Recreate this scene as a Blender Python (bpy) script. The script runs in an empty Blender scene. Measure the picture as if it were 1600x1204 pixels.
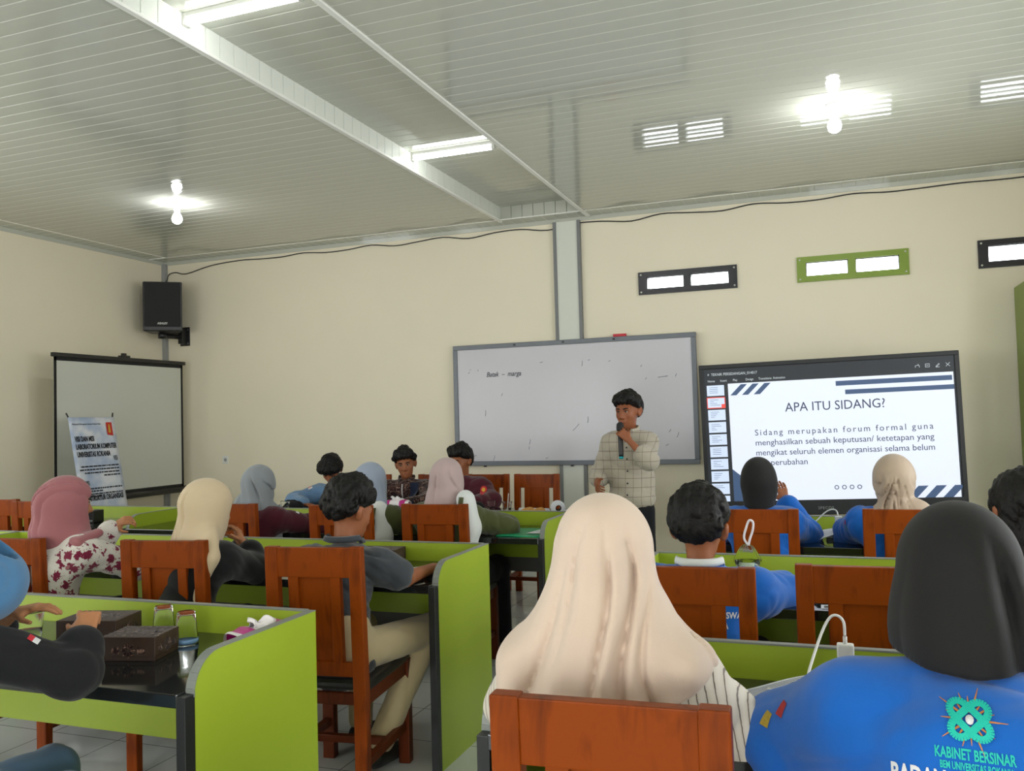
import bpy, bmesh, math, random
import numpy as np
from mathutils import Vector, Matrix
from mathutils.bvhtree import BVHTree

random.seed(7)
SC = bpy.context.scene
COL = SC.collection

# ------------------------------------------------------------------ camera, world, light, exposure
def make_camera():
    f, yaw, pit, rol = 1351.68, 0.35416, 0.039316, -0.027046
    fw = Vector((-math.sin(yaw)*math.cos(pit), math.cos(yaw)*math.cos(pit), math.sin(pit)))
    rt = Vector((math.cos(yaw), math.sin(yaw), 0)); up = rt.cross(fw)
    r2 = rt*math.cos(rol)+up*math.sin(rol); u2 = up*math.cos(rol)-rt*math.sin(rol)
    cd = bpy.data.cameras.new('camera'); cd.sensor_width = 36; cd.sensor_fit = 'HORIZONTAL'
    cd.lens = f/1600*36; cd.clip_start = .02; cd.clip_end = 200
    o = bpy.data.objects.new('camera', cd); COL.objects.link(o)
    m = Matrix((r2, u2, -fw)).transposed().to_4x4(); m.translation = Vector((0, 0, 1.45))
    o.matrix_world = m; SC.camera = o
make_camera()

W = bpy.data.worlds.new('World'); SC.world = W; W.use_nodes = True
bg = W.node_tree.nodes['Background']; bg.inputs[0].default_value = (.93, .97, 1, 1); bg.inputs[1].default_value = 6.6
SC.view_settings.view_transform = 'Standard'; SC.view_settings.look = 'None'
SC.view_settings.exposure = 0.52; SC.view_settings.gamma = 1; SC.view_settings.use_curve_mapping = False

XL, XR, YF, YB, ZC = -7.28, 2.25, 8.05, -3.6, 3.39          # room box
# daylight openings: (wall, a0, a1, z0, z1)
RIGHT_WINDOWS = [(-2.6, -1.2, .95, 2.35), (2.2, 3.9, .95, 2.45), (4.6, 5.75, .95, 2.45)]
ADDED_LEFT_WINDOWS = [(-2.4, -.6, .95, 2.35), (1.3, 3.5, .95, 2.45)]  # unseen windows, added to brighten the left side of the room
BACK_WINDOWS = [(-6.3, -4.6, .95, 2.35), (-3.6, -1.9, .95, 2.35), (-.3, 1.3, .02, 2.35)]
def portal(loc, rot, sx, sy):
    l = bpy.data.lights.new('window_portal', 'AREA'); l.shape = 'RECTANGLE'; l.size = sx; l.size_y = sy
    l.cycles.is_portal = True
    o = bpy.data.objects.new('window_portal', l); o.location = loc; o.rotation_euler = rot; COL.objects.link(o)
for a, b, z0, z1 in RIGHT_WINDOWS:
    portal((XR+.16, (a+b)/2, (z0+z1)/2), (0, math.pi/2, 0), z1-z0, b-a)
for a, b, z0, z1 in ADDED_LEFT_WINDOWS:
    portal((XL-.16, (a+b)/2, (z0+z1)/2), (0, -math.pi/2, 0), z1-z0, b-a)
for a, b, z0, z1 in BACK_WINDOWS:
    portal(((a+b)/2, YB-.16, (z0+z1)/2), (math.pi/2, 0, 0), b-a, z1-z0)

# ------------------------------------------------------------------ helpers
def lin(r, g, b):
    f = lambda c: (c/255/12.92) if c/255 <= .04045 else ((c/255+.055)/1.055)**2.4
    return (f(r), f(g), f(b))
def tag(o, label=None, cat=None, group=None, kind=None):
    if label: o['label'] = label
    if cat: o['category'] = cat
    if group: o['group'] = group
    if kind: o['kind'] = kind
    return o
def empty(name, loc=(0, 0, 0), rz=0):
    o = bpy.data.objects.new(name, None); o.location = loc; o.rotation_euler = (0, 0, rz); o.empty_display_size = .1
    COL.objects.link(o); return o
def thing(name, label, cat, loc=(0, 0, 0), rz=0, group=None):
    return tag(empty(name, loc, rz), label, cat, group)
def link_mesh(name, me, mats, parent=None, smooth=False):
    if not isinstance(mats, (list, tuple)): mats = [mats]
    for m in mats: me.materials.append(m)
    o = bpy.data.objects.new(name, me); COL.objects.link(o)
    if parent is not None: o.parent = parent
    if smooth: me.polygons.foreach_set('use_smooth', [True]*len(me.polygons))
    return o
def copy_tree(o, parent=None):
    c = o.copy(); COL.objects.link(c)
    if parent is not None: c.parent = parent
    for ch in list(o.children): copy_tree(ch, c)
    return c

def smooth(pts, k=6):
    P = [Vector(p) for p in pts]; P = [P[0]*2-P[1]]+P+[P[-1]*2-P[-2]]; out = []
    for i in range(1, len(P)-2):
        for j in range(k):
            t = j/k; a, b, c, d = P[i-1:i+3]
            out.append(.5*((2*b)+(c-a)*t+(2*a-5*b+4*c-d)*t*t+(3*b-a-3*c+d)*t**3))
    return out+[P[-2]]
class MB:
    """collects shapes into one mesh"""
    def __init__(s): s.bm = bmesh.new(); s.mi = 0; s.smooth = []
    def _mark(s, fs, smooth=False):
        for f in fs: f.material_index = s.mi; f.smooth = smooth
    def box(s, a, b, bev=0.0, rot=None, piv=None):
        t = bmesh.new(); bmesh.ops.create_cube(t, size=1)
        a = Vector(a); b = Vector(b); c = (a+b)/2; d = b-a
        for v in t.verts: v.co = Vector((v.co.x*d.x, v.co.y*d.y, v.co.z*d.z))
        if bev: bmesh.ops.bevel(t, geom=list(t.edges), offset=bev, segments=2, affect='EDGES', profile=.6)
        M = rot.to_4x4() if rot is not None else Matrix()
        for v in t.verts:
            p = v.co+c
            if rot is not None:
                pv = Vector(piv) if piv is not None else c
                p = rot @ (p-pv)+pv
            v.co = p
        s._merge(t); return s
    def _merge(s, t, smooth=False):
        mp = {}
        for v in t.verts: mp[v] = s.bm.verts.new(v.co)
        for f in t.faces:
            try: nf = s.bm.faces.new([mp[v] for v in f.verts])
            except ValueError: continue
            nf.material_index = s.mi; nf.smooth = smooth
        t.free()
    def tube(s, pts, r, seg=8, smooth=True, cap=True):
        pts = [Vector(p) for p in pts]; n = len(pts); rings = []
        rr = r if isinstance(r, (list, tuple)) else [r]*n
        up = None
        for i, p in enumerate(pts):
            d = (pts[min(i+1, n-1)]-pts[max(i-1, 0)]).normalized()
            if up is None: up = d.orthogonal().normalized()
            up = (up-d*up.dot(d)).normalized(); w = d.cross(up)
            rings.append([s.bm.verts.new(p+(up*math.cos(2*math.pi*k/seg)+w*math.sin(2*math.pi*k/seg))*rr[i]) for k in range(seg)])
        fs = []
        for i in range(n-1):
            for k in range(seg):
                fs.append(s.bm.faces.new((rings[i][k], rings[i][(k+1) % seg], rings[i+1][(k+1) % seg], rings[i+1][k])))
        s._mark(fs, smooth)
        if cap:
            s._mark([s.bm.faces.new(rings[0][::-1]), s.bm.faces.new(rings[-1])])
        return s
    def lathe(s, prof, c=(0, 0, 0), seg=20, smooth=True, axis=None):
        c = Vector(c); R = Vector((0, 0, 1)).rotation_difference(Vector(axis)).to_matrix() if axis is not None else Matrix.Identity(3)
        rings = []
        for r, z in prof:
            if r < 1e-6: rings.append([s.bm.verts.new(c+R @ Vector((0, 0, z)))]*seg)
            else: rings.append([s.bm.verts.new(c+R @ Vector((r*math.cos(2*math.pi*k/seg), r*math.sin(2*math.pi*k/seg), z))) for k in range(seg)])
        fs = []
        for i in range(len(prof)-1):
            for k in range(seg):
                q = []
                for v in (rings[i][k], rings[i][(k+1) % seg], rings[i+1][(k+1) % seg], rings[i+1][k]):
                    if v not in q: q.append(v)
                if len(q) > 2:
                    try: fs.append(s.bm.faces.new(q))
                    except ValueError: pass
        s._mark(fs, smooth); return s
    def prism(s, poly, d0, d1, plane='YZ'):
        """extrude a 2-D polygon; plane names its two axes"""
        def P(u, v, w):
            return {'YZ': (w, u, v), 'XZ': (u, w, v), 'XY': (u, v, w)}[plane]
        A = [s.bm.verts.new(P(u, v, d0)) for u, v in poly]; B = [s.bm.verts.new(P(u, v, d1)) for u, v in poly]
        n = len(poly); fs = [s.bm.faces.new(A[::-1]), s.bm.faces.new(B)]
        for i in range(n): fs.append(s.bm.faces.new((A[i], A[(i+1) % n], B[(i+1) % n], B[i])))
        s._mark(fs); return s
    def quad(s, *p, thick=0):
        vs = [s.bm.verts.new(Vector(q)) for q in p]; s._mark([s.bm.faces.new(vs)])
        return s
    def grid(s, fn, nu, nv, smooth=True):
        V = [[s.bm.verts.new(Vector(fn(i/nu, j/nv))) for j in range(nv+1)] for i in range(nu+1)]
        s._mark([s.bm.faces.new((V[i][j], V[i+1][j], V[i+1][j+1], V[i][j+1])) for i in range(nu) for j in range(nv)], smooth)
        return s
    def build(s, name, mats, parent=None, recalc=True):
        if recalc: bmesh.ops.recalc_face_normals(s.bm, faces=list(s.bm.faces))
        me = bpy.data.meshes.new(name); s.bm.to_mesh(me); s.bm.free()
        return link_mesh(name, me, mats, parent)
def solidify(o, t, off=0):
    m = o.modifiers.new('thick', 'SOLIDIFY'); m.thickness = t; m.offset = off; return o
def struct(o): return tag(o, kind='structure')

# ------------------------------------------------------------------ materials
def nodes(m): return m.node_tree.nodes, m.node_tree.links
def mat(name, rgb, rough=.5, var=.06, vscale=6, bump=0, bscale=80, spec=.5, metal=0, coat=0, stretch=(1, 1, 1), sheen=0):
    m = bpy.data.materials.new(name); m.use_nodes = True; N, L = nodes(m); b = N['Principled BSDF']
    b.inputs['Roughness'].default_value = rough; b.inputs['Metallic'].default_value = metal
    b.inputs['Specular IOR Level'].default_value = spec; b.inputs['Coat Weight'].default_value = coat
    b.inputs['Coat Roughness'].default_value = .08
    if sheen: b.inputs['Sheen Weight'].default_value = sheen; b.inputs['Sheen Roughness'].default_value = .5
    tc = N.new('ShaderNodeTexCoord'); mp = N.new('ShaderNodeMapping'); mp.inputs['Scale'].default_value = stretch
    L.new(tc.outputs['Object'], mp.inputs[0])
    no = N.new('ShaderNodeTexNoise'); no.inputs['Scale'].default_value = vscale; no.inputs['Detail'].default_value = 4
    L.new(mp.outputs[0], no.inputs['Vector'])
    mx = N.new('ShaderNodeMix'); mx.data_type = 'RGBA'
    mx.inputs[6].default_value = (*[c*(1-var) for c in rgb], 1); mx.inputs[7].default_value = (*[min(1, c*(1+var)) for c in rgb], 1)
    L.new(no.outputs['Fac'], mx.inputs[0]); L.new(mx.outputs[2], b.inputs['Base Color'])
    if bump:
        n2 = N.new('ShaderNodeTexNoise'); n2.inputs['Scale'].default_value = bscale; n2.inputs['Detail'].default_value = 3
        L.new(tc.outputs['Object'], n2.inputs['Vector'])
        bp = N.new('ShaderNodeBump'); bp.inputs['Strength'].default_value = bump; bp.inputs['Distance'].default_value = .004
        L.new(n2.outputs['Fac'], bp.inputs['Height']); L.new(bp.outputs[0], b.inputs['Normal'])
    m['mixnode'] = mx.name
    return m
def emit(name, rgb, s):
    m = bpy.data.materials.new(name); m.use_nodes = True; N, L = nodes(m); b = N['Principled BSDF']
    b.inputs['Base Color'].default_value = (*[c*.3 for c in rgb], 1)
    b.inputs['Emission Color'].default_value = (*rgb, 1); b.inputs['Emission Strength'].default_value = s
    return m
def ramp(N, stops, interp='LINEAR'):
    r = N.new('ShaderNodeValToRGB'); r.color_ramp.interpolation = interp; e = r.color_ramp.elements
    while len(e) < len(stops): e.new(.5)
    for k, (p, c) in enumerate(stops): e[k].position = p; e[k].color = (*c, 1)
    return r
def base_from(m, sock):
    N, L = nodes(m); L.new(sock, N['Principled BSDF'].inputs['Base Color'])

def wood_mat(name, dark, light, scale=7):
    m = mat(name, light, rough=.42, coat=.06, spec=.14); N, L = nodes(m)
    tc = N.new('ShaderNodeTexCoord'); mp = N.new('ShaderNodeMapping'); mp.inputs['Scale'].default_value = (1.0, 1.0, .16)
    n = N.new('ShaderNodeTexNoise'); n.inputs['Scale'].default_value = scale*3; n.inputs['Detail'].default_value = 6; n.inputs['Distortion'].default_value = 1.2
    n2 = N.new('ShaderNodeTexNoise'); n2.inputs['Scale'].default_value = scale*.6
    L.new(tc.outputs['Object'], mp.inputs[0]); L.new(mp.outputs[0], n.inputs['Vector']); L.new(tc.outputs['Object'], n2.inputs['Vector'])
    a = N.new('ShaderNodeMath'); a.operation = 'ADD'; a.use_clamp = True; b = N.new('ShaderNodeMath'); b.operation = 'MULTIPLY'; b.inputs[1].default_value = .5
    L.new(n.outputs['Fac'], a.inputs[0]); L.new(n2.outputs['Fac'], a.inputs[1]); L.new(a.outputs[0], b.inputs[0])
    r = ramp(N, [(.32, dark), (.66, light)]); L.new(b.outputs[0], r.inputs[0]); base_from(m, r.outputs[0])
    m.node_tree.nodes['Principled BSDF'].inputs['Coat Roughness'].default_value = .22
    return m

M = {}
M['wall'] = mat('painted_wall', (.85, .78, .61), .62, .03, 2, spec=.3)
M['ceiling'] = mat('ceiling_plastic', (.53, .54, .465), .05, .02, 1, spec=.55)
M['groove'] = mat('panel_groove', (.57, .58, .51), .25, .02, 1)  # a touch lighter than the panels: edge highlights put into the groove colour
M['fascia'] = mat('white_plastic_fascia', (.80, .82, .76), .25, .02, 1)
M['white_trim'] = mat('white_trim_plastic', (.85, .85, .80), .35, .02, 3)
M['green'] = mat('lime_green_laminate', lin(160, 181, 50), .33, .03, 3, spec=.4)
M['grey_edge'] = mat('grey_edge_band', lin(128, 132, 126), .4, .04, 8)
M['black_gloss'] = mat('black_glass_top', (.012, .014, .014), .07, .1, 4, spec=.6)
M['black_post'] = mat('black_laminate', (.012, .013, .013), .4, .1, 6)
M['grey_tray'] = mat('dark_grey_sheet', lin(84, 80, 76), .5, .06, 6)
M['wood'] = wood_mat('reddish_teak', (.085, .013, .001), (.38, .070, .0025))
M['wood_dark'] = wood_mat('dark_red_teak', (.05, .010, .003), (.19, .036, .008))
M['cushion'] = mat('black_vinyl', (.014, .012, .012), .42, .1, 9, bump=.1, bscale=200)
M['metal_grey'] = mat('grey_aluminium', lin(104, 108, 114), .38, .05, 9, metal=.35)
M['board'] = mat('whiteboard_enamel', lin(206, 204, 210), .22, .02, 3, spec=.45)
M['ink'] = mat('dark_marker_ink', lin(70, 72, 84), .6)
M['smudge'] = mat('grey_marker_smudge', lin(140, 140, 152), .6)
M['black'] = mat('black_plastic', (.012, .012, .013), .38, .1, 9)
M['black_matt'] = mat('black_matt_grille', (.010, .010, .011), .75, .25, 300)
M['screen_cloth'] = mat('projector_screen_cloth', lin(205, 206, 196), .8, .01, 3)
M['white'] = mat('white_plastic', lin(228, 228, 222), .4, .02, 6)
M['paper'] = mat('white_paper', lin(226, 228, 236), .7, .02, 12)
M['print'] = mat('grey_print', lin(120, 122, 130), .8)
M['red'] = mat('red_plastic', lin(200, 30, 50), .4)
M['teal_green'] = mat('green_card_folder', lin(20, 150, 100), .45, .05, 6)
M['pipe'] = mat('grey_trunking', lin(150, 152, 150), .5, .04, 5)
M['black_frame'] = mat('black_vent_frame', (.014, .013, .018), .25, .1, 5)
M['steel'] = mat('screw_head', lin(215, 215, 205), .3, metal=.4)
M['bulb'] = emit('bulb_glow', (.97, .98, 1), 95)
M['tube'] = emit('tube_glow', (.97, 1, .98), 11)
M['cupboard'] = mat('olive_green_laminate', lin(120, 140, 40), .4, .03, 3)
M['cardbox'] = mat('brown_batik_card', lin(58, 40, 30), .5, .1, 10)
M['batik'] = mat('batik_print_gold', lin(150, 100, 58), .6)
M['magenta'] = mat('magenta_wrap', lin(186, 22, 128), .35)
M['tissue'] = mat('white_tissue_wrap', lin(236, 230, 232), .45, .02, 20)

def glass_mat(name, rgb, rough=.02, ior=1.3):
    m = bpy.data.materials.new(name); m.use_nodes = True; b = m.node_tree.nodes['Principled BSDF']
    b.inputs['Base Color'].default_value = (*rgb, 1); b.inputs['Transmission Weight'].default_value = 1
    b.inputs['Roughness'].default_value = rough; b.inputs['IOR'].default_value = ior
    return m
M['glass'] = glass_mat('clear_glass', (.95, .97, .97), .01, 1.12)
M['clear_plastic'] = glass_mat('clear_plastic', (.92, .94, .93), .12, 1.12)

def floor_mat():
    m = mat('white_floor_tile', (.62, .64, .62), .09, .04, 2); N, L = nodes(m)
    tc = N.new('ShaderNodeTexCoord'); br = N.new('ShaderNodeTexBrick'); br.offset = 0
    br.inputs['Scale'].default_value = 1; br.inputs['Brick Width'].default_value = .4; br.inputs['Row Height'].default_value = .4
    br.inputs['Mortar Size'].default_value = .003; br.inputs['Color1'].default_value = (.60, .62, .60, 1); br.inputs['Color2'].default_value = (.55, .57, .56, 1)
    br.inputs['Mortar'].default_value = (.20, .20, .19, 1)
    L.new(tc.outputs['Object'], br.inputs['Vector']); base_from(m, br.outputs['Color'])
    return m
M['floor'] = floor_mat()

# ------------------------------------------------------------------ room shell
def wall_grid(name, axis, pos0, pos1, a0, a1, z0, z1, holes, m):
    """wall slab with rectangular openings, made of boxes between the holes"""
    us = sorted({a0, a1, *[h[0] for h in holes], *[h[1] for h in holes]}); zs = sorted({z0, z1, *[h[2] for h in holes], *[h[3] for h in holes]})
    b = MB()
    for i in range(len(us)-1):
        run = None
        for j in range(len(zs)-1):
            uc, zc = (us[i]+us[i+1])/2, (zs[j]+zs[j+1])/2
            hole = any(h[0] < uc < h[1] and h[2] < zc < h[3] for h in holes)
            if not hole:
                run = [zs[j], zs[j+1]] if run is None else [run[0], zs[j+1]]
            if (hole or j == len(zs)-2) and run is not None:
                if axis == 'X': b.box((us[i], pos0, run[0]), (us[i+1], pos1, run[1]))
                else: b.box((pos0, us[i], run[0]), (pos1, us[i+1], run[1]))
                run = None
    return struct(b.build(name, m))
struct(MB().box((XL-.2, YB-.2, -.12), (XR+.2, YF+.2, 0)).build('floor', M['floor']))
VENTS = [(-1.672, -.766, 2.587, 2.800, 'black'), (-.250, .656, 2.592, 2.814, 'green'), (1.178, 2.08, 2.593, 2.826, 'black')]
vent_holes = []
for x0, x1, z0, z1, c in VENTS:
    w = x1-x0
    vent_holes += [(x0+.075, x0+.075+(w-.21)/2, z0+.05, z1-.05), (x1-.075-(w-.21)/2, x1-.075, z0+.05, z1-.05)]
wall_grid('wall_front', 'X', YF, YF+.15, XL-.2, XR+.2, 0, 3.6, vent_holes, M['wall'])
wall_grid('wall_back', 'X', YB-.15, YB, XL-.2, XR+.2, 0, 3.6, BACK_WINDOWS, M['wall'])
wall_grid('wall_left', 'Y', XL-.15, XL, YB, YF, 0, 3.6, ADDED_LEFT_WINDOWS, M['wall'])
wall_grid('wall_right', 'Y', XR, XR+.15, YB, YF, 0, 3.6, RIGHT_WINDOWS, M['wall'])
wi = 0
for a, b, z0, z1 in RIGHT_WINDOWS:
    wi += 1; m = MB()
    for (p, q) in (((XR-.01, a, z0), (XR+.1, a+.05, z1)), ((XR-.01, b-.05, z0), (XR+.1, b, z1)), ((XR-.01, a, z0), (XR+.1, b, z0+.05)), ((XR-.01, a, z1-.05), (XR+.1, b, z1)), ((XR+.02, (a+b)/2-.025, z0), (XR+.08, (a+b)/2+.025, z1))):
        m.box(p, q)
    struct(m.build('window_%d' % wi, M['white_trim']))
for a, b, z0, z1 in ADDED_LEFT_WINDOWS:  # frames round the added left openings
    wi += 1; m = MB()
    for (p, q) in (((XL-.1, a, z0), (XL+.01, a+.05, z1)), ((XL-.1, b-.05, z0), (XL+.01, b, z1)), ((XL-.1, a, z0), (XL+.01, b, z0+.05)), ((XL-.1, a, z1-.05), (XL+.01, b, z1)), ((XL-.08, (a+b)/2-.025, z0), (XL-.02, (a+b)/2+.025, z1))):
        m.box(p, q)
    struct(m.build('window_%d' % wi, M['white_trim']))
for a, b, z0, z1 in BACK_WINDOWS:
    wi += 1; m = MB()
    for (p, q) in (((a, YB-.1, z0), (a+.05, YB+.01, z1)), ((b-.05, YB-.1, z0), (b, YB+.01, z1)), ((a, YB-.1, z0), (b, YB+.01, z0+.05)), ((a, YB-.1, z1-.05), (b, YB+.01, z1)), (((a+b)/2-.025, YB-.08, z0), ((a+b)/2+.025, YB-.02, z1))):
        m.box(p, q)
    struct(m.build('window_%d' % wi, M['white_trim']))

PITCH = .1125
def plank_prof(u0, u1, start):
    """positions and drops of a ribbed plastic ceiling between u0 and u1"""
    pts = []; k = math.floor((u0-start)/PITCH)
    while True:
        s = start+k*PITCH
        if s > u1: break
        for t, d in ((0, .002), (.003, .002), (.0055, 0), (.030, -.0003), (.056, -.00045), (.082, -.0003), (.107, 0), (.1095, .002)):
            u = s+t
            if u0 <= u <= u1: pts.append((u, d))
        k += 1
    pts = [(u0, 0)]+pts+[(u1, 0)]
    return pts
def ribbed(name, x0, x1, y0, y1, z, along='X', start=0):
    """ribs run along the named axis"""
    b = MB(); pr = plank_prof(*((y0, y1) if along == 'X' else (x0, x1)), start)
    prev = None
    for u, d in pr:
        if along == 'X': vs = (b.bm.verts.new((x0, u, z+d)), b.bm.verts.new((x1, u, z+d)))
        else: vs = (b.bm.verts.new((u, y0, z+d)), b.bm.verts.new((u, y1, z+d)))
        if prev:
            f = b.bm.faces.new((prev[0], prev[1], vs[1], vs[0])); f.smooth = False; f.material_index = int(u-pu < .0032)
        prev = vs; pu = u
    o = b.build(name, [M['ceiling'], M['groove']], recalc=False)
    return struct(o)
RX0, RX1, RY1, ZR = -2.972, -2.138, 7.85, 3.525
SB = .25     # border strip width
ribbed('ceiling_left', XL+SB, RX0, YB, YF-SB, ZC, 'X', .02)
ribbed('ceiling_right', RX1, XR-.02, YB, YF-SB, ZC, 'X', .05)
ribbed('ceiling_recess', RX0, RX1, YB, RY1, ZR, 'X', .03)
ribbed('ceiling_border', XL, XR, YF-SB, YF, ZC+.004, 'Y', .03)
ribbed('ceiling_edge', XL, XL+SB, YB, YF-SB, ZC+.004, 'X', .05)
# recess sides: ribbed fascia boards with a white nosing
def fascia(name, x, sgn):
    b = MB(); y = YB
    while y < RY1:
        y2 = min(y+.1125, RY1)
        b.box((min(x, x-sgn*.012), y+.0025, ZC), (max(x, x-sgn*.012), y2-.0025, ZR))
        y = y2
    b.box((min(x-sgn*.006, x-sgn*.02), YB, ZC), (max(x-sgn*.006, x-sgn*.02), RY1, ZR))
    o = b.build(name, M['fascia']); return struct(o)
fascia('trim_1', RX0, 1); fascia('trim_2', RX1, -1)
struct(MB().box((RX0-.02, YB, ZC-.012), (RX0+.012, RY1+.01, ZC+.006), .003).build('trim_3', M['white_trim']))
struct(MB().box((RX1-.012, YB, ZC-.012), (RX1+.02, YF-.02, ZC+.006), .003).build('trim_4', M['white_trim']))
b = MB(); x = RX0
while x < RX1-.01:
    b.box((x+.002, RY1-.01, ZC), (min(x+.11, RX1), RY1+.01, ZR)); x += .1125
struct(b.build('trim_5', M['ceiling']))
struct(MB().box((XL, YF-SB-.006, ZC-.004), (XR, YF-SB+.006, ZC+.006), .002).box((XL+SB-.006, YB, ZC-.004), (XL+SB+.006, YF-SB, ZC+.006), .002).build('trim_6', M['white_trim']))
struct(MB().box((XL, YF-.012, ZC-.035), (XR, YF, ZC+.01), .003).box((XL, YB, ZC-.035), (XL+.012, YF, ZC+.01), .003).build('trim_7', M['ceiling']))
struct(MB().box((XL-.2, YB-.2, 3.6), (XR+.2, YF+.2, 3.68)).build('roof', M['wall']))
# pilaster strip between the two wall halves
b = MB(); b.box((-2.47, YF-.035, 0), (-2.245, YF, ZC-.03), .004)
struct(b.build('pillar', mat('pale_grey_panel', lin(216, 219, 208), .55, .03, 3)))
struct(MB().box((-2.495, YF-.045, 0), (-2.462, YF, ZC-.03), .003).box((-2.253, YF-.045, 0), (-2.222, YF, ZC-.03), .003).build('trim_8', mat('dark_grey_trim', lin(120, 122, 122), .5)))
struct(MB().box((XL, YF-.05, 0), (XL+.05, YF, ZC-.02), .004).build('trim_9', M['pipe']))
struct(MB().box((XL, YF-.012, 0), (XR, YF, .1)).build('baseboard_front', M['floor']))
struct(MB().box((XL, YB, 0), (XL+.012, YF, .1)).build('baseboard_left', M['floor']))

# vents in the front wall
M['vent_black'] = M['black_frame']; M['vent_green'] = mat('green_vent_frame', lin(128, 152, 44), .4, .03, 4)
wn = wi
VL = {0: 'black framed two-slot wall vent above the whiteboard end', 1: 'green framed two-slot wall vent above the display screen', 2: 'black framed wall vent above the tall green cupboard'}
for k, (x0, x1, z0, z1, c) in enumerate(VENTS):
    t = thing('wall_vent', VL[k], 'vent', ((x0+x1)/2, YF, z0), 0, 'ventilation frames high on the front wall')
    cx = (x0+x1)/2; w = x1-x0; h = z1-z0; s = (w-.21)/2; b = MB()
    xs = [-w/2, -w/2+.075, -w/2+.075+s, w/2-.075-s, w/2-.075, w/2]
    for i in (0, 2, 4): b.box((xs[i], -.022, 0), (xs[i+1], .0, h))
    for i in (1, 3):
        b.box((xs[i], -.022, 0), (xs[i+1], 0, .05)); b.box((xs[i], -.022, h-.05), (xs[i+1], 0, h))
    b.build('frame', M['vent_'+c], t)
    for i in (1, 3):
        l = MB()
        for zz in (.05, h-.056): l.box((xs[i], .0, zz), (xs[i+1], .12, zz+.006))
        for xx in (xs[i], xs[i+1]-.006): l.box((xx, 0, .05), (xx+.006, .12, h-.05))
        l.build('slot_lining', M['black_frame'], t)
        g = MB().box((xs[i]+.006, .10, .056), (xs[i+1]-.006, .103, h-.056)).build('pane', M['clear_plastic'], t)
    for sx in (-w/2+.025, w/2-.025):
        for zz in (.025, h-.025):
            MB().lathe([(0, .006), (.007, .004), (.009, 0)], (sx, -.022, zz), 10, axis=(0, -1, 0)).build('screw', M['steel'], t)

# lamps
def bulb(x, y, label):
    t = thing('ceiling_bulb', label, 'lamp', (x, y, ZC), 0, 'bare bulbs on the ceiling')
    MB().lathe([(.048, .004), (.048, -.012), (.032, -.018), (.028, -.05), (.024, -.075), (0, -.075)], seg=20).build('lamp_holder', M['white'], t)
    MB().lathe([(.014, -.07), (.018, -.085), (.036, -.115), (.043, -.14), (.036, -.166), (.018, -.18), (0, -.183)], seg=20).build('bulb', M['bulb'], t)
bulb(-5.22, 5.93, 'bare glowing bulb on the ceiling panel left of the recess')
bulb(.08, 5.80, 'bare glowing bulb on the ceiling panel right of the recess')
bulb(-5.22, 1.2, 'bare glowing bulb behind the viewer left of the recess')
bulb(.08, .6, 'bare glowing bulb behind the viewer right of the recess')
def tube_lamp(y, label):
    t = thing('tube_lamp', label, 'lamp', (-2.63, y, ZR), 0, 'fluorescent tubes in the ceiling recess')
    MB().box((-.33, -.02, -.022), (.33, .02, .002), .004).build('batten', M['white'], t)
    for s in (-1, 1): MB().box((s*.335-.012, -.022, -.062), (s*.335+.012, .022, 0), .004).build('tube_holder', M['white'], t)
    MB().tube([(-.325, 0, -.043), (.325, 0, -.043)], .0165, 14).build('tube', M['tube'], t)
tube_lamp(5.95, 'fluorescent tube in the recess, the one nearer the front wall')
tube_lamp(3.45, 'fluorescent tube in the recess, cut by the picture top')
tube_lamp(.9, 'fluorescent tube in the recess behind the viewer')

# cable along the top of the front wall
pts = [(-7.2, 7.86, 3.08), (-7.2, 7.99, 3.16), (-7.19, 8.02, 3.24), (-7.1, 8.03, 3.262), (-6.95, 8.035, 3.235), (-6.6, 8.035, 3.30)]
x = -6.2; k = 0
while x < 2.2:
    pts.append((x, 8.036, 3.325+.012*math.sin(k*2.3)-(.018 if k % 3 == 1 else 0))); x += .28; k += 1
tag(MB().tube(smooth(pts, 4), .006, 6).build('speaker_cable', M['black']), 'thin black cable sagging along the top of the front wall', 'cable')

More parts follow.
